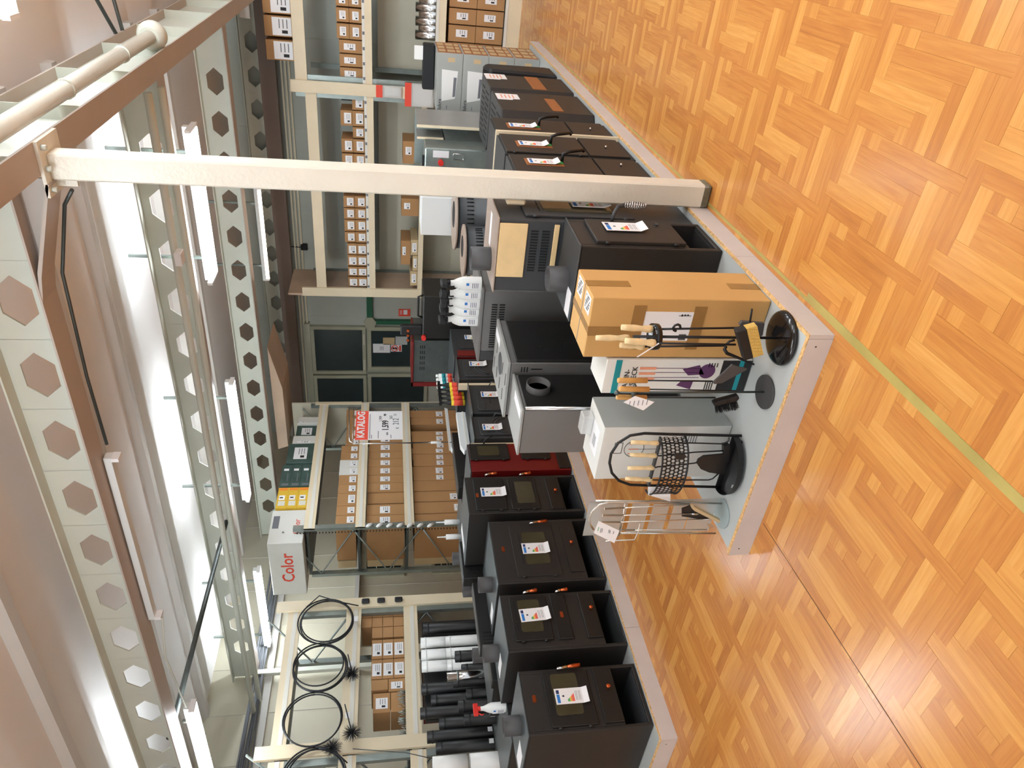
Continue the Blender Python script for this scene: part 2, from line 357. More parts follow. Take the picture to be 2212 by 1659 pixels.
lamp(6.02, 1.65, 2.95, 3.12, 'bright lamp just behind the column, brightest of the row', w_=.28, glare=True)
lamp(6.14, 4.1, 5.65, 3.12, 'bright lamp in the middle of the row, left of the one behind the column', w_=.14)
lamp(6.12, 6.75, 8.15, 3.12, 'bright lamp at the far left end of the row near the wall')
lamp(3.5, 5.35, 6.8, 3.11, 'lit lamp under the near roof beam, above the hanging cable coils')
lamp(3.43, 2.8, 4.2, 3.14, 'switched off fitting under the near roof beam without a tube', 0, w_=.07)
lamp(8.7, 3.05, 4.26, 3.12, 'thin warm glowing lamp under the third roof beam', 1, 'tube_warm', .06)
lamp(4.15, -.8, .68, 3.4, 'lamp glaring at the very top corner of the picture, beyond the duct')
# fill lamps added out of frame to brighten the hall and ceiling
for X, Y, lb in ((5.8, -1.45, 'added fill lamp outside the picture just right of the duct end'), (2.5, -1.45, 'added fill lamp outside the picture right of the column, over the duct'), (1.6, -3.6, 'added fill lamp outside the picture over the right aisle, closest to the camera'), (1.3, .9, 'added fill lamp overhead in front of the camera, outside the picture'), (.1, 2.5, 'added fill lamp overhead to the left of the camera, outside the picture'), (1.0, -2.2, 'added fill lamp outside the picture over the right aisle, nearest'), (4.4, -2.2, 'added fill lamp outside the picture over the right aisle, middle one'), (7.8, -2.2, 'added fill lamp outside the picture over the right aisle, farthest')):
    lamp(X, Y, Y+1.5, 3.45, lb, w_=.2)

# column
t = thing('steel_column', 'cream painted square steel column with a chipped foot', 'column', (3.39, 1.123, 0))
B().box(3.336, 3.44, 1.066, 1.18, 0.012, 3.04).build('shaft', 'column_paint', t, bevel=.008)
B().box(3.335, 3.441, 1.065, 1.181, 0, .05).build('foot', 'dirt', t, bevel=.01)
B().box(3.28, 3.5, 1.0, 1.24, 3.035, 3.05).build('end_plate', 'column_paint', t)
for x, y in ((3.31, 1.03), (3.31, 1.21), (3.31, 1.12), (3.47, 1.21)): B().tube([(x, y, 3.012), (x, y, 3.035)], .012, 6).build('bolt', 'beam_paint', t)
B().box(3.345, 3.415, 1.18, 1.21, .935, 1.03).build('junction_box', 'cream', t, bevel=.008)
B().box(3.37, 3.39, 1.18, 1.215, 3.05-.1, 3.04).build('stiffener', 'column_paint', t)

# display platforms
def platform(x0, x1, y0, y1, h, lab, seams, backopen=False):
    t = thing('display_platform', lab, 'platform', ((x0+x1)/2, (y0+y1)/2, 0))
    B().box(x0+.018, x1-.018, y0+.018, y1-.018, .0, h-.002).build('deck', 'platform_top', t)
    xs = [x0]+seams+[x1]
    for i in range(len(xs)-1):
        b = B(); b.box(xs[i]+.0012, xs[i+1]-.0012, y0, y0+.018, 0, h-.002); b.build('side_board', 'platform_board', t)
        b = B(); b.box(xs[i]+.0012, xs[i+1]-.0012, y0+.001, y0+.017, h-.002, h+.002); b.build('board_edge', 'chipboard', t)
    b = B(); b.box(x0, x0+.018, y0+.019, y1, 0, h-.002); b.build('front_board', 'platform_board', t)
    B().box(x0+.001, x0+.017, y0+.019, y1, h-.002, h+.002).build('board_edge', 'chipboard', t)
    for y in (y0+.05, y1-.04): B().tube([(x0-.001, y, h*.6), (x0+.001, y, h*.6)], .004, 6).build('screw', 'zinc_dark', t)
    return t
ZP = .098
platform(2.065, 8.3, 1.182, 2.32, ZP, 'low grey display platform in the middle, carrying fireplace tools and stoves', [2.75, 3.8, 5.4, 7.4])
platform(2.05, 9.0, 3.78, 5.3, ZP, 'low grey display platform on the left, carrying a row of black cookers', [2.80, 4.62, 6.4])

# ================================================================== STOVES
def carcass(t, x0, x1, y0, y1, z0, z1, m='dark_steel', niche=None, topm='top_steel', over=.0, fm=None, fd=-1, nm='niche'):
    """open-bottomed-front stove body. front at y0 (fd=-1) or y1 (fd=+1)"""
    th = .014; b = B()
    if niche:
        nz0, nz1 = niche; f = y0 if fd < 0 else y1; bk = y1 if fd < 0 else y0
        b.box(x0, x0+th*1.6, y0, y1, z0, z1-.008); b.box(x1-th*1.6, x1, y0, y1, z0, z1-.008)
        b.box(x0+th*1.6, x1-th*1.6, f, bk, nz1, z1-.008)
        b.box(x0+th*1.6, x1-th*1.6, f, bk, z0, nz0)
        b.box(x0+th*1.6, x1-th*1.6, bk-fd*.0, bk+fd*.02, nz0, nz1)
        b.build('body', m, t, bevel=.004)
        B().box(x0+th*1.6+.001, x1-th*1.6-.001, f-fd*.02, bk+fd*.022, nz0, nz0+.003).build('wood_box_floor', nm, t)
    else: b.box(x0, x1, y0, y1, z0, z1-.008); b.build('body', m, t, bevel=.004)
    B().box(x0-over, x1+over, y0-over, y1+over, z1-.008, z1).build('top_plate', topm, t, bevel=.002)
def lever(t, x, z, fy, L=.13):
    a = B().tube([(x, fy, z+L*.5), (x, fy-.018, z+L*.5), (x+.004, fy-.024, z+.01)], [.005, .008, .01], 8).build('door_handle', 'chrome', t)
    B().tube([(x+.004, fy-.024, z+.01), (x+.006, fy-.026, z-.02), (x+.008, fy-.027, z-L*.5)], [.008, .012, .013], 10).build('handle_grip', 'copper', a)
def knob(p, x, z, fy): B().tube([(x, fy, z), (x, fy-.02, z), (x, fy-.034, z), (x, fy-.04, z)], [.006, .008, .015, .006], 12).build('knob', 'copper', p)
def badge(t, x, z, fy): b = B(); rbox(b, x-.024, x+.024, fy-.003, fy, z-.011, z+.011, .009); b.build('badge', 'copper', t)
def door(t, x0, x1, z0, z1, fy, glass=None, vents=True, r=.012, m='black_enamel', th=.014, name='door'):
    b = B(); rbox(b, x0, x1, fy-th, fy, z0, z1, r); d = b.build(name, m, t, bevel=.003)
    if glass:
        b = B(); rbox(b, glass[0], glass[1], fy-th-.003, fy-th, glass[2], glass[3], .018); b.build('door_glass', 'stove_glass', d)
        if vents:
            for k in range(3):
                xa = glass[0]+(glass[1]-glass[0])*(k/3)+.008; B().box(xa, xa+(glass[1]-glass[0])/3-.02, fy-th-.002, fy-th, glass[3]+.018, glass[3]+.024).build('vent_slot', 'hole', d)
    for zz in (z0+.05, z1-.05): B().tube([(x0-.006, fy-th*.7, zz-.012), (x0-.006, fy-th*.7, zz+.012)], .006, 8).build('hinge', m, d)
    return d
def pipe_collar(t, x, y, z, r=.06, h=.09, m='pipe_grey'): B().collar(x, y, z, z+h, r).build('flue_collar', m, t)
def top_note(t, x0, x1, y0, y1, z, m='paper'): B().box(x0, x1, y0, y1, z, z+.0015).build('paper_sheet', m, t)

FY = 3.82
# S1
t = thing('cooking_stove', 'nearest left black cooker with one glazed door, drawer and open log niche', 'stove', (2.363, 4.05, ZP), 'black cookers on the left platform')
carcass(t, 2.16, 2.567, FY, 4.33, ZP, .83, niche=(.122, .258), m='dark_steel')
door(t, 2.19, 2.552, .415, .69, FY, (2.255, 2.52, .488, .648)); lever(t, 2.545, .525, FY-.014, .14)
d = B(); rbox(d, 2.194, 2.555, FY-.012, FY, .262, .376, .005); d = d.build('drawer', 'black_enamel', t, bevel=.003); knob(d, 2.401, .315, FY-.012)
badge(t, 2.379, .761, FY); energy_label(t, 2.37, .543, FY-.017); pipe_collar(t, 2.345, 4.02, .83, .058, .1)
top_note(t, 2.2, 2.3, 4.1, 4.28, .83)
# S2
t = thing('cooking_stove', 'second cooker from the left, black with glazed door, narrow oven door and drawer', 'stove', (2.92, 4.05, ZP), 'black cookers on the left platform')
carcass(t, 2.70, 3.141, FY, 4.36, ZP, .869, niche=(.108, .235))
door(t, 2.77, 3.119, .565, .812, FY, (2.83, 3.08, .618, .763)); lever(t, 3.128, .665, FY-.014, .09)
d = B(); rbox(d, 2.768, 3.122, FY-.012, FY, .436, .535, .006); d = d.build('oven_door', 'black_enamel', t, bevel=.003); lever(d, 3.125, .45, FY-.012, .08); badge(d, 2.95, .482, FY-.012)
d = B(); rbox(d, 2.766, 3.12, FY-.012, FY, .243, .342, .005); d = d.build('drawer', 'black_enamel', t, bevel=.003); knob(d, 2.974, .284, FY-.012)
energy_label(t, 2.957, .662, FY-.017, tilt=.05); pipe_collar(t, 2.965, 4.19, .869, .058, .1); top_note(t, 2.82, 2.9, 4.1, 4.26, .869)
# S3
t = thing('cooking_stove', 'third cooker from the left, widest, black with one flush front and long glass', 'stove', (3.53, 4.05, ZP), 'black cookers on the left platform')
carcass(t, 3.236, 3.83, FY, 4.36, ZP, .865, niche=(.118, .226))
door(t, 3.29, 3.775, .4, .72, FY, (3.395, 3.695, .466, .64), th=.006, m='dark_steel'); lever(t, 3.772, .495, FY-.008, .13)
d = B(); rbox(d, 3.31, 3.757, FY-.005, FY, .24, .34, .004); d = d.build('drawer', 'dark_steel', t); knob(d, 3.563, .289, FY-.005)
badge(t, 3.548, .788, FY); energy_label(t, 3.535, .556, FY-.01); pipe_collar(t, 3.44, 4.06, .865, .056, .095); top_note(t, 3.28, 3.36, 4.15, 4.3, .865)
# S4
t = thing('cooking_stove', 'tall black cooker beside the red stove, with plain oven door above glazed fire door', 'stove', (4.12, 4.08, ZP), 'black cookers on the left platform')
carcass(t, 3.914, 4.33, FY, 4.38, ZP, 1.0, niche=(.12, .241))
d = door(t, 3.943, 4.298, .697, .937, FY, name='oven_door'); lever(d, 4.317, .786, FY-.014, .09); badge(d, 4.1, .918, FY-.014)
d = door(t, 3.943, 4.293, .44, .662, FY, (4.0, 4.245, .472, .612)); lever(d, 4.31, .51, FY-.014, .09)
d = B(); rbox(d, 3.937, 4.289, FY-.012, FY, .255, .355, .005); d = d.build('drawer', 'black_enamel', t, bevel=.003); knob(d, 4.11, .3, FY-.012)
energy_label(t, 4.129, .79, FY-.017); top_note(t, 4.0, 4.25, 4.25, 4.33, 1.0)
# red stove
t = thing('red_stove', 'tall dark red stove with black doors and bent chrome handle, beside black cooker', 'stove', (4.58, 4.05, ZP))
carcass(t, 4.40, 4.75, FY, 4.36, ZP, .94, m='dark_red')
B().box(4.41, 4.74, FY-.012, FY, ZP+.005, .2).build('plinth', 'black_enamel', t, bevel=.003)
d = door(t, 4.53, 4.735, .6, .93, FY-.002, (4.575, 4.7, .68, .86), vents=False); B().tube([(4.73, FY-.02, .8), (4.745, FY-.06, .78), (4.75, FY-.09, .72)], .008).build('door_handle', 'black', d)
d = door(t, 4.53, 4.735, .25, .5, FY-.002, name='ash_door')
B().tube([(4.66, FY-.02, .43), (4.64, FY-.06, .42), (4.6, FY-.08, .38), (4.58, FY-.085, .33), (4.575, FY-.07, .3)], [.01, .011, .011, .014, .012]).build('door_handle', 'chrome', d)
# rustic cast stoves farther on
def cast_stove(x0, x1, z1, lab, lx, lz, arch=True, depth=.45, m='graphite'):
    t = thing('cast_stove', lab, 'stove', ((x0+x1)/2, FY+depth/2, ZP), 'dark grey cast stoves on the left platform')
    carcass(t, x0+.02, x1-.02, FY, FY+depth, ZP, z1, m=m, over=.02)
    b = B(); rbox(b, x0+.05, x1-.05, FY-.016, FY, z1-.5, z1-.06, .03); d = b.build('door', m, t, bevel=.004)
    for k in range(6 if arch else 0):
        pass
    cx = (x0+x1)/2
    if arch:
        for r in (.1, .13): B().tube([(cx+r*cos(a*pi/8), FY-.018, z1-.3+r*sin(a*pi/8)) for a in range(9)], .006, 6).build('door_moulding', m, d)
    else:
        for k in range(5): B().tube([(cx-.08+k*.04, FY-.018, z1-.18), (cx-.08+k*.04, FY-.016, z1-.18)], .008, 8).build('vent_hole', 'hole', d)
    B().box(x0+.07, x1-.07, FY-.02, FY-.016, z1-.13, z1-.12).build('door_bead', m, d)
    energy_label(t, lx, lz, FY-.024, .085, .17)
    B().tube([(x1-.05, FY-.016, z1-.2), (x1-.04, FY-.05, z1-.22), (x1-.05, FY-.04, z1-.3)], .006).build('door_handle', 'zinc_dark', t)
cast_stove(4.81, 5.16, .87, 'low dark cast stove right next to the tall red stove', 4.95, .70)
cast_stove(5.17, 5.66, .85, 'dark cast stove between two cream posts, second from the red stove', 5.45, .66, arch=False)
cast_stove(5.73, 6.13, .925, 'dark cast stove with arched door moulding, right of the cream post', 5.98, .72)
t = thing('red_sided_stove', 'dark stove with red side panel standing behind the arched door cast stove', 'stove', (6.46, 4.05, ZP))
carcass(t, 6.15, 6.72, FY, 4.3, ZP, .94, m='graphite'); B().box(6.143, 6.149, FY+.0, 4.29, ZP, .92).build('red_side_panel', 'dark_red', t)
B().box(6.16, 6.26, FY-.01, FY, .3, .9).build('red_front_strip', 'dark_red', t)
b = B(); rbox(b, 6.3, 6.68, FY-.016, FY, .4, .88, .03); d = b.build('door', 'graphite', t)
for r in (.1, .13): B().tube([(6.49+r*cos(a*pi/8), FY-.018, .62+r*sin(a*pi/8)) for a in range(9)], .006, 6).build('door_moulding', 'graphite', d)
energy_label(t, 6.5, .72, FY-.024, .085, .17)
for x, z1, lb in ((4.77, .9, 'narrow cream post beside the red stove'), (5.69, .93, 'narrow cream post between two dark cast stoves')):
    tag(B().box(x-.017, x+.017, FY+.02, FY+.08, ZP, z1).build('post', 'cream'), lb, 'post')

# back row on the left platform
def back_stove(x0, x1, z1, lab, cx=None, y0=4.52, y1=5.0, m='dark_steel'):
    t = thing('cooking_stove', lab, 'stove', ((x0+x1)/2, (y0+y1)/2, ZP), 'back row of cookers on the left platform')
    carcass(t, x0, x1, y0, y1, ZP, z1, m=m)
    B().box(x0+.03, x1-.03, y1, y1+.012, .45, z1-.1).build('door', 'black_enamel', t)
    if cx: pipe_collar(t, cx, y0+.2, z1, .055, .11)
    return t
back_stove(2.45, 2.85, .83, 'back row cooker behind the nearest cooker, under the spray bottle', None, y0=4.375)
back_stove(3.0, 3.5, .86, 'back row cooker with short grey flue, behind the second cooker', 3.33)
back_stove(3.6, 4.1, .88, 'back row cooker with tall grey flue behind the widest cooker', 3.95)
back_stove(4.2, 5.05, .94, 'back row cooker with round grey flue, behind the tall black cooker', 4.3)
for i, (x0, x1, y0, y1, z0, z1, lb) in enumerate((
    (2.9, 3.12, 4.4, 4.5, .15, .90, 'black flat steel box standing upright behind the second cooker'),
    (3.15, 3.75, 4.39, 4.49, .15, .955, 'long black steel casing standing behind the widest cooker'),
    (3.8, 4.2, 4.4, 4.5, .15, 1.02, 'black steel panel leaning behind the tall black cooker'),
    (4.8, 5.6, 4.35, 4.5, .15, .98, 'dark casing with slanted bars behind the cast stoves'))):
    b = B(); b.box(x0, x1, y0, y1, ZP, z1); o = b.build('steel_casing', 'black_enamel', bevel=.006); tag(o, lb, 'casing')
    for k in range(4): B().box(x0+.04+k*.03, x0+.05+k*.03, y0-.003, y0, z1-.12, z1-.03).build('slot', 'hole', o)

# island: right row
IY = 1.21
t = thing('fire_stove', 'dark stove with spring handle and energy label, behind the big carton', 'stove', (3.04, 1.4, ZP))
carcass(t, 2.872, 3.192, IY, 1.58, ZP, .768, niche=(.12, .247), nm='dark_steel', topm='graphite', over=.006)
d = door(t, 2.898, 3.162, .265, .686, IY, r=.006, m='dark_steel', th=.018)
h = B().tube([(3.13, IY-.018, .56), (3.14, IY-.06, .55), (3.16, IY-.085, .53), (3.165, IY-.09, .5)], .009).build('door_handle', 'graphite', d)
B().tube([(3.165+.018*cos(k*.9)*(.6+.4*sin(pi*k/70)), IY-.092+.018*sin(k*.9)*(.6+.4*sin(pi*k/70)), .505-k*.0016) for k in range(70)], .0024, 5).build('spring_grip', 'chrome', h)
B().box(3.095, 3.12, IY-.026, IY-.018, .34, .352).build('air_slider', 'graphite', d); energy_label(t, 3.055, .518, IY-.022)
pipe_collar(t, 3.02, 1.44, .768, .06, .09); top_note(t, 2.89, 2.97, 1.45, 1.58, .768)

t = thing('tiled_stove', 'tall grey stove with pale wood-look tiles and vent slots on its side', 'stove', (3.42, 1.4, ZP))
carcass(t, 3.21, 3.62, IY+.02, 1.6, ZP, 1.085, m='graphite', topm='disc_stone', over=.008)
for z0, z1 in ((.94, 1.075), (.785, .81), (.3, .68)):
    B().box(3.2, 3.21, 1.246, 1.523, z0, z1).build('tile', 'tile_wood', t, bevel=.002)
b = B()
for r, z in ((0, .903), (1, .848)):
    for k in range(15): b.box(3.207, 3.2095, 1.28+k*.0146, 1.287+k*.0146, z-.018, z+.018)
b.build('vent_slots', 'hole', t)
door(t, 3.25, 3.58, .4, .95, IY+.02, (3.3, 3.53, .5, .85), m='graphite'); pipe_collar(t, 3.36, 1.5, 1.085, .06, .1); top_note(t, 3.4, 3.45, 1.28, 1.45, 1.085)
energy_label(t, 3.4, .6, IY-.002)

def row_stove(x0, x1, lab, lx):
    t = thing('fire_stove', lab, 'stove', ((x0+x1)/2, 1.4, ZP), 'identical dark stoves behind the column')
    carcass(t, x0, x1, IY+.012, 1.62, ZP, .912, m='dark_steel', topm='graphite')
    d = door(t, x0+.01, x1-.01, .395, .9, IY+.012, r=.004, m='dark_steel', th=.012)
    B().box(lx-.06, lx+.06, IY-.0025, IY, .6, .82).build('door_glass', 'wood_brown', d)
    B().tube([(lx+.03, IY, .6), (lx+.02, IY-.05, .6), (lx+.04, IY-.06, .56), (lx+.09, IY-.06, .47), (lx+.1, IY-.05, .46)], .01).build('door_handle', 'black', d)
    d = B(); rbox(d, x0+.01, x1-.01, IY, IY+.012, .13, .385, .004); d = d.build('drawer', 'dark_steel', t); B().tube([(lx, IY, .25), (lx, IY-.02, .25)], .006).build('knob', 'chrome', d)
    energy_label(t, lx, .715, IY-.004, .09, .18)
    B().box(lx-.02, lx+.02, IY-.006, IY-.002, .6, .63).build('green_tag', 'print_green', t)
    return t
row_stove(3.86, 4.215, 'dark stove with green tag seen just right of the column', 4.07)
row_stove(4.26, 4.655, 'dark stove with green tag, left of the thin white strip', 4.43)
row_stove(4.71, 5.06, 'dark stove with green tag, right of the thin white strip', 4.85)
tag(B().box(4.668, 4.695, IY-.01, 1.5, ZP, .915).build('edge_board', 'cream'), 'thin white board standing between two dark stoves with green tags', 'board')

def pellet(x0, x1, z1, lab, tape, lbl):
    t = thing('pellet_stove', lab, 'stove', ((x0+x1)/2, 1.5, ZP), 'pellet stoves with taped glass')
    c = .07; y0, y1 = 1.222, 1.72
    poly = [(x0+c, y0), (x1-.02, y0), (x1, y0+.03), (x1, y1-c), (x1-c, y1), (x0+c, y1), (x0, y1-c), (x0, y0+c)]
    B().prism(poly, 'z', ZP, z1-.01).build('body', 'dark_steel', t, bevel=.004)
    B().prism(poly, 'z', z1-.01, z1).build('top_plate', 'graphite', t)
    b = B()
    for k in range(9):
        yy = y0+.06+k*.045
        b.prism([(x0+.1, yy), (x0+.3, yy+.01), (x0+.3, yy+.02), (x0+.1, yy+.012)], 'z', z1, z1+.0015)
        b.prism([(x0+.36, yy), (x1-.08, yy+.01), (x1-.08, yy+.02), (x0+.36, yy+.012)], 'z', z1, z1+.0015)
    b.build('top_slots', 'hole', t)
    B().box(tape[0], tape[1], y0-.002, y0, tape[2], tape[3]).build('packing_tape', 'wood_brown', t)
    o = B(); o.box(lbl[0], lbl[1], y0-.002, y0, lbl[2]+.06, lbl[3]); o.box(lbl[0]+.03, lbl[1], y0-.002, y0, lbl[2], lbl[2]+.06); o.mi = 1
    for k in range(4): o.box(lbl[0]+.05, lbl[1]-.03, y0-.0025, y0-.002, lbl[2]+.04+k*.03, lbl[2]+.05+k*.03)
    o.build('paper_label', ['paper', 'salmon'], t)
pellet(5.27, 5.95, .79, 'dark pellet stove with slotted top, orange taped glass, nearer of two', (5.39, 5.77, .318, .4), (5.66, 5.85, .6, .775))
pellet(5.985, 6.6, .79, 'dark pellet stove with slotted top, orange taped glass, farther of two', (6.09, 6.576, .315, .43), (6.38, 6.595, .6, .78))
o = B(); pts = [(6.72+.34*u, 1.25+.05*sin(pi*u)) for u in [k/8 for k in range(9)]]
o.prism([(6.74, ZP), (7.04, ZP), (7.08, .16), (7.06, .70), (7.0, .74), (6.9, .75), (6.8, .7), (6.76, .2)], 'y', 1.22, 1.36)
tag(o.build('black_cover', 'black', bevel=.02), 'tall black curved cover standing behind the farther pellet stove', 'cover')

# boxes with printed heater at the end of the island
for k in range(4):
    z0 = ZP+.255*k
    x0 = 7.617
    t = thing('appliance_carton', ['lowest', 'second lowest', 'second highest', 'topmost'][k]+' grey heater carton in the stack at the platform end', 'carton', (7.93, 1.51, z0), 'grey heater cartons stacked')
    B().box(x0, 8.22, 1.25, 1.79, z0+.001, z0+.253).build('carton_body', 'carton_grey', t, bevel=.003)
    b = B(); b.quad((x0-.001, 1.40, z0+.205), (x0-.001, 1.70, z0+.2), (x0-.001, 1.67, z0+.065), (x0-.001, 1.41, z0+.045))
    b.mi = 1; b.quad((x0-.0015, 1.47, z0+.085), (x0-.0015, 1.655, z0+.09), (x0-.0015, 1.65, z0+.065), (x0-.0015, 1.47, z0+.055))
    b.mi = 2; b.box(x0-.0015, x0, 1.29, 1.33, z0+.08, z0+.15)
    b.mi = 1; b.box(x0-.0015, x0, 1.74, 1.775, z0+.14, z0+.148)
    b.build('printed_heater', ['white_plastic', 'print_grey', 'carton_pale'], t)
    text(t, 'Iskra', .055, (x0-.001, 1.785, z0+.2), (0, -1, 0), (0, 0, 1), 'print_black')
    b = B(); b.box(7.63, 8.21, 1.2485, 1.25, z0+.01, z0+.245); b.mi = 1
    for i in range(3):
        for j, (u0, u1) in enumerate(((.02, .06), (.075, .15), (.17, .235))):
            b.box(7.68+i*.18, 7.80+i*.18, 1.247, 1.2485, z0+u0, z0+u1)
    b.build('printed_side', ['wood_brown', 'carton_pale'], t)
    b = B()

# island: left row (fronts towards the left aisle)
t = thing('fire_stove', 'plain grey stove seen from behind with round flue opening, behind the boxes', 'stove', (2.94, 2.16, ZP))
B().box(2.777, 3.095, 2.03, 2.3, ZP, .945).build('body', 'grey_steel', t, bevel=.004)
B().box(2.772, 3.098, 2.024, 2.306, .945, .957).build('top_plate', 'grey_light', t, bevel=.002)
B().box(2.80, 3.08, 2.022, 2.03, ZP+.02, .93).build('back_panel', 'black_enamel', t)
B().tube([(2.785, 2.024, ZP), (2.785, 2.024, .94)], .011).build('corner_trim', 'chrome', t)
b = B(); 
def ringY(b, cx, cz, y0, y1, r, n=28, th=.005):
    vs = []; 
    for rr, yy in ((r, y0), (r, y1), (r-th, y1), (r-th, y0), (.001, y0)):
        vs += [(cx+rr*cos(2*pi*k/n), yy, cz+rr*sin(2*pi*k/n)) for k in range(n)]
    b._add(vs, [(i*n+k, i*n+(k+1) % n, (i+1)*n+(k+1) % n, (i+1)*n+k) for i in range(4) for k in range(n)], True)
ringY(b, 2.95, .848, 2.022, 1.985, .062); b.build('flue_collar', 'pipe_grey', t)
b = B()
for k in range(3): b.box(3.087, 3.094, 1.99, 2.0, .5, .6)
top_note(t, 2.8, 2.98, 2.05, 2.1, .957)
t = thing('fire_stove', 'grey stove with perforated black back panel and slotted pale top', 'stove', (3.33, 2.13, ZP))
B().box(3.106, 3.56, 1.966, 2.3, ZP, .97).build('body', 'grey_steel', t, bevel=.004)
B().box(3.1, 3.57, 1.96, 2.31, .97, .985).build('top_plate', 'grey_light', t, bevel=.002)
b = B(); b.box(3.115, 3.535, 1.952, 1.966, ZP+.02, .94); p = b.build('back_panel', 'black_enamel', t, bevel=.003)
for k in range(12):
    a = 2*pi*k/12; B().tube([(3.3+.085*cos(a), 1.9515, .72+.085*sin(a)), (3.3+.085*cos(a), 1.952, .72+.085*sin(a))], .006, 8).build('hole', 'hole', p)
B().tube([(3.33, 2.11, .985), (3.33, 2.11, .987)], .062, 28).build('flue_opening', 'graphite', t)
b = B()
for i in range(8):
    for j in range(3): b.box(3.13+i*.055, 3.137+i*.055, 2.0+j*.012+(.18 if i % 2 else .05), 2.008+j*.012+(.22 if i % 2 else .09), .985, .9865)
b.build('top_slots', 'hole', t)
b = B()
for k in range(3): b.box(3.1045, 3.106, 2.0, 2.004, .8, .86)
for z in (.91, .895, .88): b.box(3.1045, 3.106, 1.99, 2.02, z-.003, z+.003)
b.build('side_slots', 'hole', t); top_note(t, 3.4, 3.55, 2.0, 2.05, .985)

t = thing('fire_stove', 'large grey stove with two columns of side vents, white spray bottles on top', 'stove', (3.88, 2.06, ZP))
B().box(3.66, 4.12, 1.83, 2.29, ZP, 1.055).build('body', 'grey_steel', t, bevel=.004)
B().box(3.65, 4.13, 1.82, 2.3, 1.055, 1.07).build('top_plate', 'grey_steel', t, bevel=.002)
B().box(3.655, 3.66, 2.23, 2.292, ZP, 1.05).build('corner_panel', 'graphite', t)
b = B()
for r, z in ((0, .99), (1, .945)):
    for k in range(19): b.box(3.656, 3.66, 1.915+k*.0157, 1.921+k*.0157, z-.016, z+.016)
b.build('vent_slots', 'hole', t)

def round_stove(cx, cy, r, z1, lab):
    t = thing('round_stove', lab, 'stove', (cx, cy, ZP), 'round stoves with pale stone tops')
    B().cyl(cx, cy, ZP, z1-.014, r-.012, 48).build('body', 'graphite', t)
    B().cyl(cx, cy, z1-.014, z1, r, 48).build('top_plate', 'disc_stone', t)
    B().cyl(cx+.03, cy-.02, z1, z1+.002, r*.42, 28).build('flue_opening', 'hole', t)
    b = B()
    for k in range(11):
        a = radians(185+k*8); b.tube([(cx+(r-.011)*cos(a), cy+(r-.011)*sin(a), z1-.13), (cx+(r-.011)*cos(a), cy+(r-.011)*sin(a), z1-.08)], .005, 5)
    b.build('vent_slots', 'hole', t)
round_stove(5.36, 2.06, .24, 1.09, 'round dark stove with pale disc top, nearer the column')
round_stove(4.93, 2.14, .19, 1.055, 'round dark stove with pale disc top, beside the spray bottles')
tag(B().box(5.61, 5.95, 1.99, 2.31, ZP, 1.33).build('white_cabinet', 'white_enamel', bevel=.004), 'plain white enamel cabinet standing behind the round stoves', 'cabinet')
t = thing('sheet_metal_casing', 'open galvanised boiler casing with bright side sheet, behind pellet stoves', 'casing', (7.1, 2.0, ZP))
B().box(6.77, 7.42, 1.74, 1.748, ZP, 1.33).build('side_sheet', 'grey_light', t)
B().box(6.755, 6.77, 1.725, 1.748, ZP, 1.335).build('flange', 'cream', t)
B().box(7.41, 7.42, 1.75, 2.28, ZP, 1.33).build('back_sheet', 'zinc', t)
B().box(6.755, 6.77, 1.832, 1.85, 1.09, 1.33).build('flange', 'cream', t)
B().box(6.77, 7.1, 1.85, 1.856, 1.09, 1.33).build('divider', 'grey_light', t)
B().box(6.77, 7.2, 1.86, 2.2, 1.07, 1.085).build('shelf_plate', 'zinc_dark', t)
B().box(6.78, 7.4, 2.28, 2.288, ZP, 1.33).build('side_sheet', 'zinc', t)
t = thing('boiler', 'small galvanised boiler with red knob and printed sticker inside the open casing', 'boiler', (6.6, 2.05, ZP))
B().box(6.45, 6.74, 1.84, 2.2, ZP, 1.27).build('body', 'zinc', t, bevel=.01)
B().box(6.40, 6.44, 1.9, 2.2, 1.275, 1.295).build('lid', 'rubber', t)
B().tube([(6.45, 1.96, 1.13), (6.41, 1.96, 1.13)], .025, 12).build('knob', 'red_plastic', t)
B().box(6.446, 6.45, 1.86, 1.92, 1.06, 1.2).build('paper_label', 'paper', t)
b = B(); b.tube([(6.445, 1.88, 1.02), (6.445, 1.93, 1.02), (6.445, 1.93, .93), (6.445, 1.88, .93), (6.445, 1.88, 1.02)], .004, 6); b.build('inspection_frame', 'chrome', t)

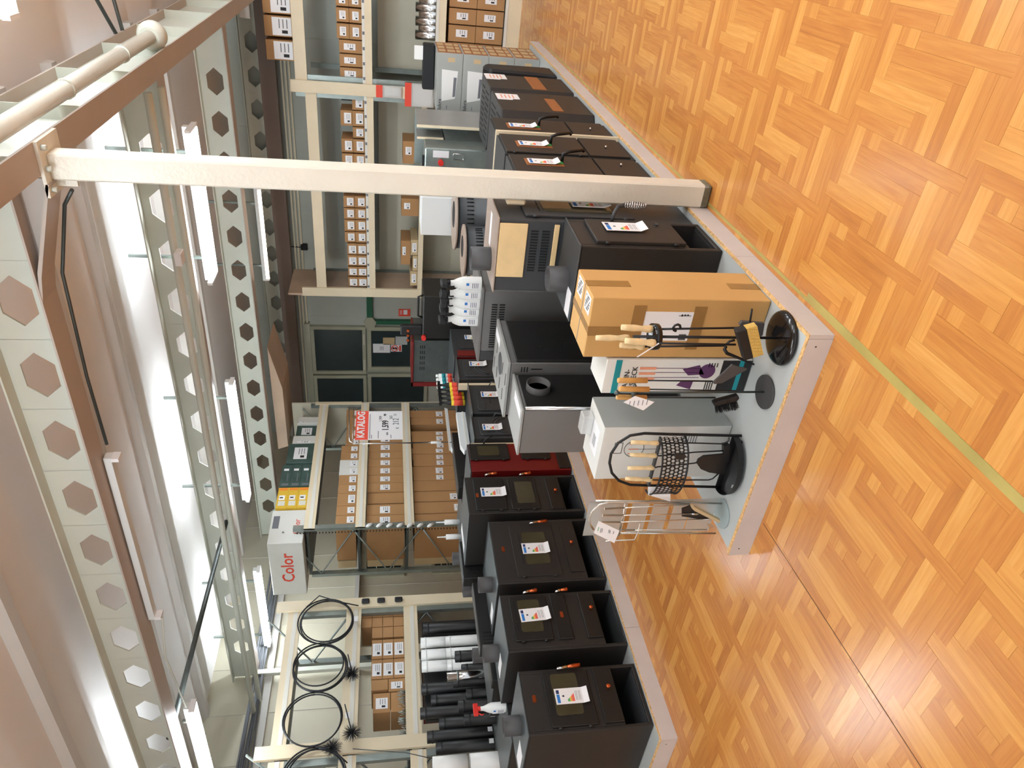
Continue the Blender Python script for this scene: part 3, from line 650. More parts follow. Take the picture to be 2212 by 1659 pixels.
# spray bottles on the grey stove
def spray_bottle(x, y, z, label, body='white_plastic', head='rubber', h=.2, g='white spray bottles'):
    t = thing('spray_bottle', label, 'bottle', (x, y, z), g)
    a, c = .042, .03
    b = B(); n = 20; prof = [(1, 0), (1, .5*h), (.8, .62*h), (.5, .75*h), (.42, .82*h), (.42, .88*h)]
    vs = [(x+c*k*cos(2*pi*i/n), y+a*k*sin(2*pi*i/n), z+q) for k, q in prof for i in range(n)]
    b._add(vs, [(j*n+i, j*n+(i+1) % n, (j+1)*n+(i+1) % n, (j+1)*n+i) for j in range(5) for i in range(n)], True)
    b._add([(x+c*.42*cos(2*pi*i/n), y+a*.42*sin(2*pi*i/n), z+.88*h) for i in range(n)], [tuple(range(n))])
    b.build('bottle_body', body, t)
    b = B(); b.cyl(x, y, z+.88*h, z+.97*h, .016, 12); b.box(x-.045, x+.035, y-.012, y+.012, z+.97*h, z+1.13*h)
    b.tube([(x-.03, y, z+.97*h), (x-.045, y, z+.86*h), (x-.04, y, z+.78*h)], .005, 6); hd = b.build('spray_head', head, t, bevel=.003)
    b = B(); b.box(x-c-.0012, x-c+.002, y-.02, y+.02, z+.06*h, z+.46*h); b.mi = 1; b.box(x-c-.0016, x-c, y-.016, y+.0, z+.36*h, z+.44*h); b.mi = 2
    for k in range(4): b.box(x-c-.0016, x-c, y-.016, y+.016, z+.1*h+k*.05*h, z+.12*h+k*.05*h)
    b.build('bottle_label', ['paper', 'print_blue', 'print_grey'], t)
    return t
ys = [at_x(1000, p, 3.72).y for p in (612, 635, 657, 675, 697)]
for k, yy in enumerate(ys):
    spray_bottle(3.72+.01*k, yy, 1.07, 'white spray bottle, '+ORD[k]+' from the column in the row on the grey stove')
for k in range(4): spray_bottle(3.80+.01*k, ys[0]+.04+.085*k, 1.07, 'white spray bottle in the rear line, '+ORD[k]+' from the column, on the grey stove')
spray_bottle(2.72, 4.43, .83, 'white spray bottle with red head and tan label standing among the cookers', head='red_plastic', h=.19, g=None)

# ================================================================== fireplace tool sets and cartons on the platform front
def carton(x0, x1, y0, y1, z0, z1, label, group=None, m='carton', face='-x', sticker=None, tape=True, name='carton'):
    o = tag(B().box(x0, x1, y0, y1, z0, z1).build(name, m, bevel=.002), label, 'carton', group)
    w_ = (y1-y0) if face == '-x' else (x1-x0); h = z1-z0
    st = sticker if sticker is not None else (.2, .8, .25, .75)
    if st:
        b = B()
        def bx(u0, u1, v0, v1, k):
            if face == '-x': b.box(x0-.0008*k, x0, y1-u1*w_, y1-u0*w_, z0+v0*h, z0+v1*h)
            else: b.box(x0+u0*w_, x0+u1*w_, y0-.0008*k, y0, z0+v0*h, z0+v1*h)
        bx(*st, 1); b.mi = 1; du, dv = st[1]-st[0], st[3]-st[2]
        bx(st[0]+.12*du, st[0]+.3*du, st[2]+.2*dv, st[2]+.5*dv, 2); b.mi = 2
        for k in range(3): bx(st[0]+.4*du, st[0]+.9*du, st[2]+(.2+.2*k)*dv, st[2]+(.25+.2*k)*dv, 2)
        b.build('sticker', ['paper', 'print_black', 'print_grey'], o)
    return o
t = thing('tall_carton', 'big tan carton behind the tool set, white sheet taped on its front', 'carton', (2.5, 1.335, ZP))
B().box(2.37, 2.625, 1.205, 1.47, ZP, .83).build('carton_body', 'carton_big', t, bevel=.003)
b = B(); b.box(2.369, 2.371, 1.26, 1.39, .4, .625); sh = b.build('white_sheet', 'paper', t)
for y0_, y1_, z0, z1 in ((1.235, 1.43, .36, .41), (1.235, 1.43, .61, .66), (1.33, 1.37, .66, .829), (1.3, 1.36, ZP+.01, .2)): B().box(2.3672, 2.3698, y0_, y1_, z0, z1).build('packing_tape', 'tape', t)
B().box(2.365, 2.63, 1.33, 1.36, .8295, .831).build('packing_tape', 'tape', t)
for z0, z1 in ((.65, .829), (ZP, .23)): B().box(2.47, 2.52, 1.2035, 1.2055, z0, z1).build('packing_tape', 'tape', t)
b = B()
for k in range(9): b.box(2.3675, 2.369, 1.36+k*.003, 1.3615+k*.003, .42, .45)
for k in range(3): b.box(2.3675, 2.369, 1.27, 1.275+k*.002, .43+k*.012, .436+k*.012)
b.box(2.3675, 2.369, 1.275, 1.277, .42, .47); b.build('printed_lines', 'print_black', sh)
for x0, y0 in ((2.39, 1.22), (2.52, 1.215)):
    b = B(); b.box(x0, x0+.075, y0, y0+.075, .83, .8315); b.mi = 1
    for i in range(6):
        for j in range(5):
            if (i*3+j*5) % 4: b.box(x0+.008+i*.01, x0+.015+i*.01, y0+.008+j*.012, y0+.016+j*.012, .8315, .832)
    b.build('address_label', ['paper', 'print_black'], t)
B().box(2.493, 2.497, 1.207, 1.468, .8295, .8312).build('lid_seam', 'print_grey', t)

t = thing('tool_set_carton', 'white and teal printed carton of a fireplace tool set', 'carton', (2.45, 1.56, ZP))
B().box(2.36, 2.55, 1.476, 1.64, ZP, .73).build('carton_body', 'carton_white', t, bevel=.003)
X = 2.3585
b = B(); b.box(X, X+.0015, 1.477, 1.639, .665, .69); b.box(X, X+.0015, 1.477, 1.639, .135, .155); b.mi = 1
b.box(X+.0003, X+.0017, 1.477, 1.639, ZP+.002, .23); b.mi = 2
b.prism([(1.50, .33), (1.545, .30), (1.55, .37), (1.52, .40)], 'x', X, X+.001); b.tube([(X, 1.53, .29), (X+.001, 1.53, .29)], .035, 20)
b.prism([(1.58, .34), (1.62, .345), (1.60, .41), (1.575, .39)], 'x', X, X+.001)
for y in (1.515, 1.535, 1.56, 1.575): b.box(X, X+.001, y, y+.002, .32, .53)
b.mi = 3
for y in (1.51, 1.535, 1.56): b.box(X-.0002, X+.001, y, y+.012, .515, .585)
b.mi = 4
for k in range(4): b.box(X, X+.0012, 1.61-k*.0-.03, 1.625, .25+k*.01, .254+k*.01)
for k in range(4): b.box(X, X+.0012, 1.49, 1.51, .25+k*.012, .254+k*.012)
b.build('printed_front', ['teal', 'print_black', 'purple', 'salmon', 'print_black'], t)
text(t, 'KAMIN-', .032, (X-.0005, 1.632, .625), (0, -1, 0), (0, 0, 1), 'print_black')
text(t, 'BESTECK', .032, (X-.0005, 1.635, .595), (0, -1, 0), (0, 0, 1), 'print_black')
t = thing('white_carton', 'glossy white carton behind the black arched tool stand', 'carton', (2.47, 1.965, ZP))
b = B(); b.box(2.356, 2.584, 1.816, 2.11, ZP, .684); b.build('carton_body', 'carton_white', t, bevel=.003)
B().box(2.357, 2.583, 1.8145, 1.816, ZP, .683).build('grey_side', 'carton_grey', t)
X = 2.3545
b = B(); b.mi = 0; b.box(X, X+.0015, 1.9, 1.96, .585, .587); b.box(X, X+.0015, 1.9, 1.96, .62, .622); b.box(X, X+.0015, 1.9, 1.902, .585, .622); b.box(X, X+.0015, 1.958, 1.96, .585, .622)
b.tube([(X, 1.935+.045*cos(k*pi/12), .53+.045*sin(k*pi/12)) for k in range(25)], .0012, 4); b.mi = 1
for y in (1.905, 1.935, 1.96): b.box(X, X+.001, y, y+.005, .51, .555)
b.mi = 0
for y in (1.906, 1.936, 1.961): b.box(X, X+.001, y+.002, y+.003, .3, .51)
b.mi = 2
for k in range(6): b.box(X, X+.001, 1.86, 1.91, .25+k*.012, .254+k*.012)
b.build('printed_front', ['print_black', 'salmon', 'print_grey'], t)
b = B(); b.box(2.4, 2.5, 1.87, 2.02, .684, .6855); b.mi = 1
for k in range(10): b.box(2.43, 2.47, 1.93+k*.006, 1.932+k*.006, .6855, .686)
b.build('address_label', ['paper', 'print_grey'], t)
tag(B().box(2.49, 2.55, 1.86, 1.96, .687, .74).build('plastic_box', 'clear_bag', bevel=.006), 'small clear plastic box lying on top of the glossy white carton', 'box')

# conversions from the zoomed crops
def tB(a, c, X): return at_x(1300+a/4.809, 680+c/4.809, X)
def tC(a, c, X): return at_x(1300+a/6.506, 900+c/6.506, X)
def tA(a, c, X): return at_x(1260+a/6.506, 1060+c/6.506, X)
def wood_handle(p, a, b_, r=.0105, m='handle_wood'):
    a, b_ = Vector(a), Vector(b_); d = b_-a
    return B().tube([a, a+d*.04, a+d*.14, a+d*.35, a+d*.6, a+d*.85, b_], [r*.6, r*1.1, r*1.2, r*.82, r*1.05, r*.95, r*.85], 12).build('handle', m, p)

# set 1: black round-foot stand
bx_, by_ = 2.215, 1.283
t = thing('tool_stand', 'black fireplace tool stand with domed round foot and pale wooden handles', 'stand', (bx_, by_, ZP))
B().lathe([(.102, ZP), (.108, ZP+.006), (.104, ZP+.016), (.092, ZP+.022), (.07, ZP+.028), (.035, ZP+.034), (.008, ZP+.038), (.001, ZP+.038)], bx_, by_, 40).build('foot', 'black_gloss', t)
zt = tB(320, 238, bx_).z
B().tube([(bx_, by_, ZP+.03), (bx_, by_, zt)], .0055, 10).build('pole', 'black', t)
zr = tB(560, 250, bx_).z
b = B(); b.lathe([(.046, zr-.008), (.05, zr-.004), (.05, zr+.02), (.046, zr+.02), (.044, zr), (.001, zr)], bx_, by_, 28); b.build('ring_holder', 'black_gloss', t)
p0 = tB(-60, 240, bx_+.03); p1 = tB(290, 240, bx_+.03); wood_handle(t, p1, p0, .0115)
for nm, (ha, hc), (hb, hd), (ea, ec), X in (('poker', (205, 130), (530, 150), (1420, 135), bx_+.0), ('brush_rod', (245, 270), (560, 295), (1390, 310), bx_-.05), ('shovel_rod', (190, 315), (440, 330), (1290, 320), bx_+.045)):
    h0, h1, e = tB(ha, hc, X), tB(hb, hd, X), tB(ea, ec, X)
    o = B().tube([h1, (h1+e)/2, e], .0042, 8).build(nm, 'black', t); wood_handle(o, h1, h0, .0125)
    if nm == 'poker':
        B().tube([tB(780, 135, X-.005)+Vector((0, .014*cos(a*pi/4), .014*sin(a*pi/4))) for a in range(7)], .005, 6).build('hook', 'black', o)
b = B(); q = [tB(*c, bx_-.055) for c in ((1385, 160), (1490, 130), (1560, 430), (1470, 460))]
b.prism([(v.y, v.z) for v in q], 'x', bx_-.07, bx_-.035); br = b.build('brush_head', 'black', t, bevel=.003)
b = B(); q = [tB(*c, bx_-.055) for c in ((1490, 130), (1600, 100), (1665, 395), (1560, 430))]
b.prism([(v.y, v.z) for v in q], 'x', bx_-.068, bx_-.038)
for k in range(10):
    u = k/9; e = q[1].lerp(q[2], u); s_ = q[0].lerp(q[3], u); b.box(bx_-.07, bx_-.068, e.y-.0006, e.y+.0006, min(e.z, s_.z), max(e.z, s_.z))
b.build('bristles', 'bristle', br)
c_ = [tB(*p, bx_+.03) for p in ((1290, 330), (1300, 390), (1400, 440), (1570, 515))]
B().tube([tB(1290, 330, bx_+.03), tB(1275, 360, bx_+.02), tB(1300, 400, bx_+.02), tB(1400, 440, bx_+.02), tB(1580, 515, bx_+.02)], [.006, .007, .007, .006, .004], 8).build('tongs', 'black', t)
B().tube([tB(1290, 310, bx_+.03), tB(1330, 275, bx_+.03), tB(1380, 262, bx_+.03)], .005, 8).build('tongs', 'black', t)
q = [tB(*c, bx_+.07) for c in ((1420, 95), (1450, 60), (1680, 80), (1660, 200), (1590, 240))]
B().prism([(v.y, v.z) for v in q], 'x', bx_+.06, bx_+.075).build('shovel_blade', 'pipe_grey', t)
B().tube([tB(1530, 115, bx_+.07), tB(1545, 40, bx_+.06), tB(1560, -60, bx_+.06)], .004).build('poker_tip', 'black', t)
q = [tB(*c, bx_-.06) for c in ((590, 290), (596, 300), (370, 442), (362, 436))]
B().prism([(v.y, v.z) for v in q], 'x', bx_-.061, bx_-.06).build('price_tag', 'paper', t)

# set 2: flat grey disc stand
bx_, by_ = 2.207, 1.53
t = thing('tool_stand', 'slim fireplace tool stand with flat grey round foot and a black brush', 'stand', (bx_, by_, ZP))
B().cyl(bx_, by_, ZP, ZP+.008, .07, 40).build('foot', 'pipe_grey', t)
top = tB(160, 760, bx_+.0)
B().tube([(bx_, by_, ZP+.005), (bx_, by_, top.z)], .0045, 8).build('pole', 'zinc_dark', t)
B().tube([(bx_, by_+.001, top.z-.012), (bx_, by_+.001, top.z-.004), (bx_, by_+.001, top.z+.006)], [.004, .0125, .006], 12).build('pole_cap', 'zinc_dark', t)
for nm, (ha, hc), (hb, hd), (ea, ec), X in (('shovel', (165, 682), (470, 682), (1150, 690), bx_-.03), ('poker', (180, 770), (490, 775), (1390, 790), bx_-.04), ('brush', (152, 855), (462, 860), (1180, 860), bx_+.01)):
    h0, h1, e = tB(ha, hc, X), tB(hb, hd, X), tB(ea, ec, X)
    o = B().tube([h1, e], .003, 8).build(nm, 'black', t)
    B().tube([h0, h0+(h1-h0)*.04, h1], [.009, .0105, .0105], 14).build('handle', 'handle_tan', o)
    if nm == 'shovel':
        q = [tB(*c, X) for c in ((1140, 690), (1170, 660), (1340, 500), (1430, 530), (1500, 545), (1490, 560), (1240, 695), (1160, 705))]
        B().prism([(v.y, v.z) for v in q], 'x', X-.012, X-.004).build('shovel_blade', 'pipe_grey', o, bevel=.002)
    if nm == 'brush':
        q = [tB(*c, X) for c in ((1130, 880), (1160, 860), (1390, 800), (1400, 830), (1380, 855), (1170, 905), (1140, 905))]
        hd_ = B().prism([(v.y, v.z) for v in q], 'x', X-.03, X-.005).build('brush_head', 'black', o, bevel=.003)
        b = B(); rr = random.Random(3)
        for k in range(260):
            u = rr.random(); s_ = tB(1165+215*u, 900-60*u, X-.03+rr.random()*.028); e = tB(1185+235*u+rr.uniform(-15, 15), 1010-40*u+rr.uniform(-20, 20), X-.035+rr.random()*.035)
            b.tube([s_, e], [.0012, .0006], 3, False)
        b.build('bristles', 'bristle_black', hd_)['kind'] = 'stuff'
q = [tB(*c, bx_-.045) for c in ((225, 910), (345, 842), (545, 905), (430, 992))]
b = B(); b.prism([(v.y, v.z) for v in q], 'x', bx_-.046, bx_-.045); b.mi = 1
for k in range(5):
    s_ = tB(290+k*45, 925-k*4, bx_-.0468); b.box(bx_-.0468, bx_-.046, s_.y-.012, s_.y+.012, s_.z-.0012, s_.z+.0012)
b.build('price_tag', ['paper', 'print_grey'], t)
B().box(bx_-.015, bx_+.015, by_-.035, by_+.035, top.z-.075, top.z-.068).build('hanger_bar', 'zinc_dark', t)

# set 3: black arched stand with perforated basket
AX = 2.27
t = thing('arched_tool_stand', 'black arched companion stand with perforated band and four pale handles', 'stand', (2.22, 1.93, ZP))
pts = [(1960, 268), (1500, 258), (1000, 248), (600, 235), (400, 265), (230, 370), (130, 520), (108, 650), (140, 790), (240, 900), (400, 958), (700, 968), (1200, 978), (1750, 992)]
B().tube([tC(a, c, AX) for a, c in pts], .0062, 10).build('arch_frame', 'black', t)
yr = tC(1900, 270, AX).y; yl = tC(1750, 1000, AX).y; cyy = (yr+yl)/2; hw = (yl-yr)/2
n = 24; zb0 = ZP+.012; zb1 = ZP+.04
b = B(); arc = [(AX-(.125)*sin(pi*k/n), cyy-hw*cos(pi*k/n)) for k in range(n+1)]
b.prism(arc, 'z', zb0, zb0+.004)
for k in range(n):
    (xa, ya), (xb, yb) = arc[k], arc[k+1]
    b._add([(xa, ya, zb0), (xb, yb, zb0), (xb-.006 if k < n else xb, yb, zb1), (xa-.006, ya, zb1), (xa+.003, ya, zb0), (xb+.003, yb, zb0), (xb-.003, yb, zb1), (xa-.003, ya, zb1)], [(0,1,2,3), (4,7,6,5), (3,2,6,7)])
b.box(AX, AX+.004, yr, yl, zb0, zb1); b.build('ash_tray', 'black', t)
for y in (yr+.02, yl-.02, cyy): B().cyl(AX-.02 if y != cyy else AX-.1, y, ZP, zb0, .008, 10).build('foot', 'rubber', t)
# band
z0 = tC(1240, 640, AX-.1).z; z1 = tC(880, 640, AX-.1).z
b = B(); nu, nv = 26, 6
def bandp(u, v): a = pi*u; return Vector((AX-.1*sin(a), cyy-hw*cos(a), z0+(z1-z0)*v))
for i in range(nu):
    for j in range(nv):
        u0, u1, v0, v1 = i/nu, (i+1)/nu, j/nv, (j+1)/nv; off = .5/nu if j % 2 else 0
        u0 += off; u1 += off
        if u1 > 1: continue
        uc, vc = (u0+u1)/2, (v0+v1)/2; o4 = [(u0, v0), (u1, v0), (u1, v1), (u0, v1)]
        oct_ = [(uc+(u1-u0)*.42*cos(pi/4*k+pi/8+pi), vc+(v1-v0)*.42*sin(pi/4*k+pi/8+pi)) for k in range(8)]
        P4 = [bandp(*p) for p in o4]; P8 = [bandp(*p) for p in oct_]
        b._add(P4+P8, [(0, 4, 5, 6, 1)[::1], (1, 6, 7, 2) if False else (1, 6, 7, 8, 2), (2, 8, 9, 10, 3), (3, 10, 11, 4, 0)])
if 'filigree': bd = b.build('perforated_band', 'black', t)
sol = bd.modifiers.new('solid', 'SOLIDIFY'); sol.thickness = .0016
for zz in (z0, z1): B().tube([bandp(k/24, 0 if zz == z0 else 1) for k in range(25)], .0042, 8).build('band_rim', 'black', t)
B().prism([(v.y, v.z) for v in [tC(*c, AX-.105) for c in ((1015, 545), (1050, 515), (1150, 520), (1185, 550), (1150, 600), (1040, 598))]], 'x', AX-.108, AX-.104).build('emblem_plate', 'dark_steel', t)
q = [tC(*c, AX-.03) for c in ((830, 300), (700, 965))]
B().box(AX-.04, AX-.02, min(v.y for v in q), max(v.y for v in q), q[0].z-.004, q[0].z+.004).build('hanger_bar', 'graphite', t)
for nm, (ha, hc), (hb, hd), path in (('tongs', (415, 360), (800, 372), ((870, 375), (1250, 370), (1700, 382), (1790, 340), (1790, 300))), ('brush', (400, 535), (775, 550), ((820, 550), (1300, 500), (1700, 480))),
                           ('shovel', (365, 725), (740, 718), ((790, 705), (1290, 655), (1340, 645))), ('poker', (335, 870), (710, 888), ((760, 890), (1250, 890), (1500, 890), (1560, 870), (1640, 800)))):
    X = AX-.035
    o = B().tube([tC(hb, hd, X)]+[tC(*p, X) for p in path], .003, 8).build(nm, 'black', t)
    wood_handle(o, tC(hb, hd, X), tC(ha, hc, X), .0095)
    if nm == 'shovel':
        q = [tC(*c, X) for c in ((1325, 640), (1345, 590), (1420, 540), (1740, 510), (1745, 600), (1725, 800), (1500, 770), (1380, 720))]
        B().prism([(v.y, v.z) for v in q], 'x', X-.008, X).build('shovel_blade', 'black_enamel', o)
    if nm == 'brush': B().prism([(v.y, v.z) for v in [tC(*c, X) for c in ((1700, 390), (1790, 390), (1770, 620), (1740, 620), (1700, 500))]], 'x', X-.012, X+.012).build('brush_head', 'black', o)
q = [tC(*c, AX-.05) for c in ((648, 985), (965, 985), (962, 1192), (650, 1100))]
B().prism([(v.y, v.z) for v in q], 'x', AX-.051, AX-.05).build('price_tag', 'paper', t)
B().box(2.17, 2.1706, 1.995, 2.012, ZP+.012, ZP+.03).build('small_sticker', 'paper', t)

# set 4: steel and glass
GX = 2.2
t = thing('steel_tool_stand', 'brushed steel and glass companion set with a white price tag', 'stand', (GX, 2.2, ZP))
B().cyl(GX+.01, 2.205, ZP, ZP+.008, .068, 40).build('glass_foot', 'glass_base', t)
B().tube([tA(180, 140, GX+.03), tA(1000, 150, GX+.03), tA(2040, 183, GX+.03)], .0042, 8).build('upright', 'steel_rod', t)
B().tube([tA(1490, 192, GX), tA(900, 165, GX), tA(350, 162, GX), tA(230, 195, GX), tA(120, 290, GX), tA(85, 380, GX), tA(95, 470, GX), tA(145, 545, GX)], .0048, 8).build('arch_frame', 'steel_rod', t)
B().tube([tA(500, 595, GX), tA(1860, 600, GX)], .0042, 8).build('upright', 'steel_rod', t)
B().tube([tA(590, 175, GX-.01), tA(560, 350, GX-.01), tA(495, 630, GX-.01)], .0045, 8).build('hanger_bar', 'steel_rod', t)
B().tube([tA(800, 450, GX-.01), tA(770, 580, GX-.01), tA(720, 690, GX-.01), tA(315, 705, GX-.01)], .0035, 8).build('hook', 'steel_rod', t)
# back glass plate with slots
zs = [tA(a, 300, GX+.05).z for a in (2000, 1245, 1190, 960, 905, 665, 605, 60)]
ya, yb = tA(600, 150, GX+.05).y, tA(600, 610, GX+.05).y
b = B()
for i in (1, 3, 5):
    z_hi, z_lo = zs[i+1], zs[i]
for a0, a1 in ((1845, 1500), (1480, 1250), (1185, 965), (900, 670), (600, 62)):
    b.box(GX+.05, GX+.053, ya, yb, tA(a0, 300, GX+.05).z, tA(a1, 300, GX+.05).z)
b.box(GX+.05, GX+.053, ya, ya+.012, tA(1500, 300, GX+.05).z, tA(62, 300, GX+.05).z); b.box(GX+.05, GX+.053, yb-.012, yb, tA(1500, 300, GX+.05).z, tA(62, 300, GX+.05).z)
b.build('back_plate', 'frosted', t)
for nm, (ha, hc), (hb, hd), (ea, ec) in (('brush', (290, 255), (575, 240), (1480, 195)), ('shovel', (265, 345), (560, 345), (1520, 325)), ('tongs', (240, 440), (520, 440), (1680, 400)), ('poker', (520, 555), (720, 550), (1740, 545))):
    X = GX-.015; o = B().tube([tA(hb, hd, X), tA(ea, ec, X)], .0026, 8).build(nm, 'steel_rod', t)
    B().tube([tA(ha, hc, X), tA(ha+12, hc, X), tA(ha+16, hc, X), tA(hb, hd, X)], [.006, .006, .0042, .0042], 10).build('handle', 'steel_rod', o)
    if nm == 'brush':
        q = [tA(*c, X) for c in ((1500, 200), (1540, 190), (1905, 380), (1880, 410), (1540, 240))]; B().prism([(v.y, v.z) for v in q], 'x', X-.02, X).build('brush_head', 'carton_pale', o)
    if nm == 'shovel':
        q = [tA(*c, X+.01) for c in ((1380, 240), (1500, 200), (1800, 400), (1700, 400), (1380, 350))]; B().prism([(v.y, v.z) for v in q], 'x', X+.005, X+.01).build('shovel_blade', 'black_enamel', o)
        B().tube([tA(1520, 325, X-.004), tA(1615, 328, X-.004)], .0045, 8).build('ferrule', 'chrome', o)
    if nm == 'tongs': B().tube([tA(1680, 405, X), tA(1790, 400, X), tA(1830, 385, X)], .003, 6).build('claw', 'chrome', o)
    if nm == 'poker': B().prism([(v.y, v.z) for v in [tA(*c, X) for c in ((1740, 465), (1760, 460), (1830, 500), (1775, 530))]], 'x', X-.004, X).build('hook', 'chrome', o)
q = [tA(*c, GX-.04) for c in ((215, 425), (508, 560), (435, 735), (148, 595))]
b = B(); b.prism([(v.y, v.z) for v in q], 'x', GX-.041, GX-.04)
for mi, a, c, l in ((1, 210, 540, .012), (2, 245, 560, .014), (2, 265, 560, .012), (2, 360, 570, .01), (2, 375, 580, .01), (2, 425, 590, .008)):
    b.mi = mi; s_ = tA(a, c, GX-.0415); b.box(GX-.0418, GX-.041, s_.y-l, s_.y+l, s_.z-.0014, s_.z+.0014)
b.build('price_tag', ['paper', 'print_green', 'print_grey'], t)

# ================================================================== RACKS
def strip(b, x0, x1, y0, y1, z0, z1): b.box(x0, x1, y0, y1, z0, z1)
def rack_x(y0, y1, levels, lab, zt):
    """rack against the back wall, front plane x=9.6; levels=(z0,z1) of fascias"""
    t = thing('storage_rack', lab, 'rack', (10.0, (y0+y1)/2, 0))
    for (a, c) in levels:
        B().box(9.6, 9.62, y0, y1, a, c).build('fascia', 'cream', t)
        B().box(9.62, 10.4, y0+.02, y1-.02, c-.06, c-.03).build('shelf_board', 'zinc', t)
    B().box(10.42, 10.43, y0, y1, .2, 1.72).build('back_panel', 'wall_cream', t)
    for y in (y0+.03, y1-.03):
        for x in (9.622, 10.36): B().box(x, x+.035, y-.03, y+.03, 0, zt-.04).build('upright', 'zinc', t)
        if y > 4: B().tube([(9.68, y+.015, 1.75), (10.35, y+.015, 1.45), (9.68, y+.015, 1.2)], .012, 6).build('brace', 'zinc_dark', t)
    return t
tR = rack_x(-.9, 2.0, [(2.56, 2.7), (1.78, 1.86), (.9, .985), (0, .16)], 'cream fronted storage rack at the far right of the back wall', 2.62)
for z, c in ((1.86, 'price_strip'), (.985, 'price_strip'), (.16, 'price_strip')): B().box(9.595, 9.615, -.9, 2.0, z, z+.035).build(c, 'duct_white', tR)
tL = rack_x(2.14, 4.93, [(2.46, 2.595), (1.77, 1.85), (1.1, 1.17), (.3, .4)], 'cream fronted storage rack in the middle of the back wall, beside the door', 2.75)
B().box(9.595, 9.615, 2.14, 4.85, 1.85, 1.885).build('price_strip', 'duct_white', tL)
B().box(9.57, 9.6, 2.0, 2.14, .3, 2.76).build('post_board', 'cream', tL)
B().box(9.58, 9.62, 4.80, 4.93, .3, 2.8).build('post_board', 'cream', tL)
B().box(9.6, 10.4, 4.9, 4.93, .3, 3.0).build('end_panel', 'wood_board', tL)
# labels of the price strips
for z, y0, y1, par in ((1.8775, -.8, 1.95, tR), (1.8675, 2.2, 4.75, tL), (1.0, -.8, 1.0, tR)):
    b = B(); k = y0
    while k < y1: b.box(9.5935, 9.595, k, k+.035, z-.013, z+.013); k += .17
    b.build('price_labels', 'print_grey', par)['kind'] = 'stuff'
XR = 9.66
def yz(px, py): p = at_x(px, py, XR); return p.y, p.z
def rc(pix, z0, z1, lab, group, m='carton', depth=.35, stk=None):
    """pix=(yRight,yLeft) pixel rows on the rack front"""
    ya = at_x(800, pix[0], XR).y; yb = at_x(800, pix[1], XR).y
    return carton(XR, XR+depth, ya+.004, yb-.004, z0, z1, lab, group, m, sticker=stk)
# top of right rack
for k, (a, c) in enumerate(((0, 47), (50, 95), (101, 145))):
    o = rc((a, c), 2.70, 3.02, 'brown carton with big white sheet on the far right rack top, '+ORD[k]+' from right', 'large labelled cartons on the far right rack top', stk=(.06, .94, .04, .72))
# middle level
for k, (a, c) in enumerate(((-40, -14), (-12, 19), (21, 53), (55, 89))):
    for r in range(2):
        rc((a, c), 1.895+r*.15, 1.895+r*.15+.147, 'small brown carton on the far right rack, '+('upper' if r else 'lower')+' row, '+ORD[k]+' from right', 'small cartons on the far right rack')
for k, (a, c) in enumerate(((90, 119), (120, 148), (149, 176))):
    rc((a, c), 1.895, 2.17, 'taller brown carton near the post of the far right rack, '+ORD[k]+' from the right', 'three taller cartons on the far right rack', stk=(.25, .75, .3, .8))
# bottom level big cartons
for k, (a, c) in enumerate(((-45, 0), (1, 37), (38, 76), (77, 115))):
    for r in range(2): rc((a, c), .2+r*.335, .2+r*.335+.33, 'large brown carton low on the far right rack, '+('upper' if r else 'lower')+' row, '+ORD[k]+' from right', 'large cartons at the bottom of the right rack', depth=.45, stk=(.3, .75, .3, .72))
for k in range(6):
    y = at_x(940, 5+k*15, XR).y
    tag(B().collar(XR+.08, y, 1.02, 1.02+.2+.04*(k % 2), .056, 20).build('flue_pipe', 'chrome'), 'short shiny steel flue pipe on the far right rack, '+ORD[k]+' from the right edge', 'pipe', 'shiny flue pipes on the right rack')
# middle rack boxes
cols = [(205, 240), (241, 275), (276, 300), (302, 332), (334, 362), (364, 388), (390, 415), (417, 424), (425, 450), (451, 475), (476, 501), (502, 525)]
kk = 0
for k, (a, c) in enumerate(cols):
    if c-a < 12: continue
    for r in range(2):
        if r == 1 and k in (0, 2): continue
        rc((a, c), 1.89+r*.148, 1.89+r*.148+.145, 'small brown carton on the middle back rack, '+('upper' if r else 'lower')+' row, '+ORD[k]+' from the post', 'small cartons on the middle back rack', stk=(.15, .85, .1, .7))
for k, (a, c) in enumerate(((527, 551), (552, 575), (577, 597), (599, 620))):
    for r in range(2):
        o = rc((a, c), 1.89+r*.133, 1.89+r*.133+.131, 'small brown carton with dark pictured label, '+('upper' if r else 'lower')+' row, '+ORD[k]+' from right', 'pictured cartons near the door end', stk=(.1, .8, .08, .85))
tag(B().cyl(XR+.1, at_x(750, 212, XR).y, 2.04, 2.17, .05, 20).build('black_roll', 'rubber'), 'black plastic roll lying on the cartons beside the rack post', 'roll')
for k, (a, c, x1) in enumerate(((300, 350, 870), (425, 464, 867), (517, 570, 866))):
    z1 = at_x(x1, c, XR).z; rc((a, c), 1.172 if k < 2 else 1.275, z1, 'brown carton standing low on the middle back rack, '+ORD[k]+' from the right', 'cartons low on the middle back rack', depth=.4, stk=(.4, .75, .5, .85))
for k in range(3): carton(9.64, 10.1, 4.05+.24*k, 4.28+.24*k, 1.172, 1.272-.03*(k % 2), 'pale flat carton on the low shelf near the rack end, '+ORD[k]+' from the door', 'flat pale cartons on the low shelf', 'carton_pale', sticker=(.2, .8, .2, .8))
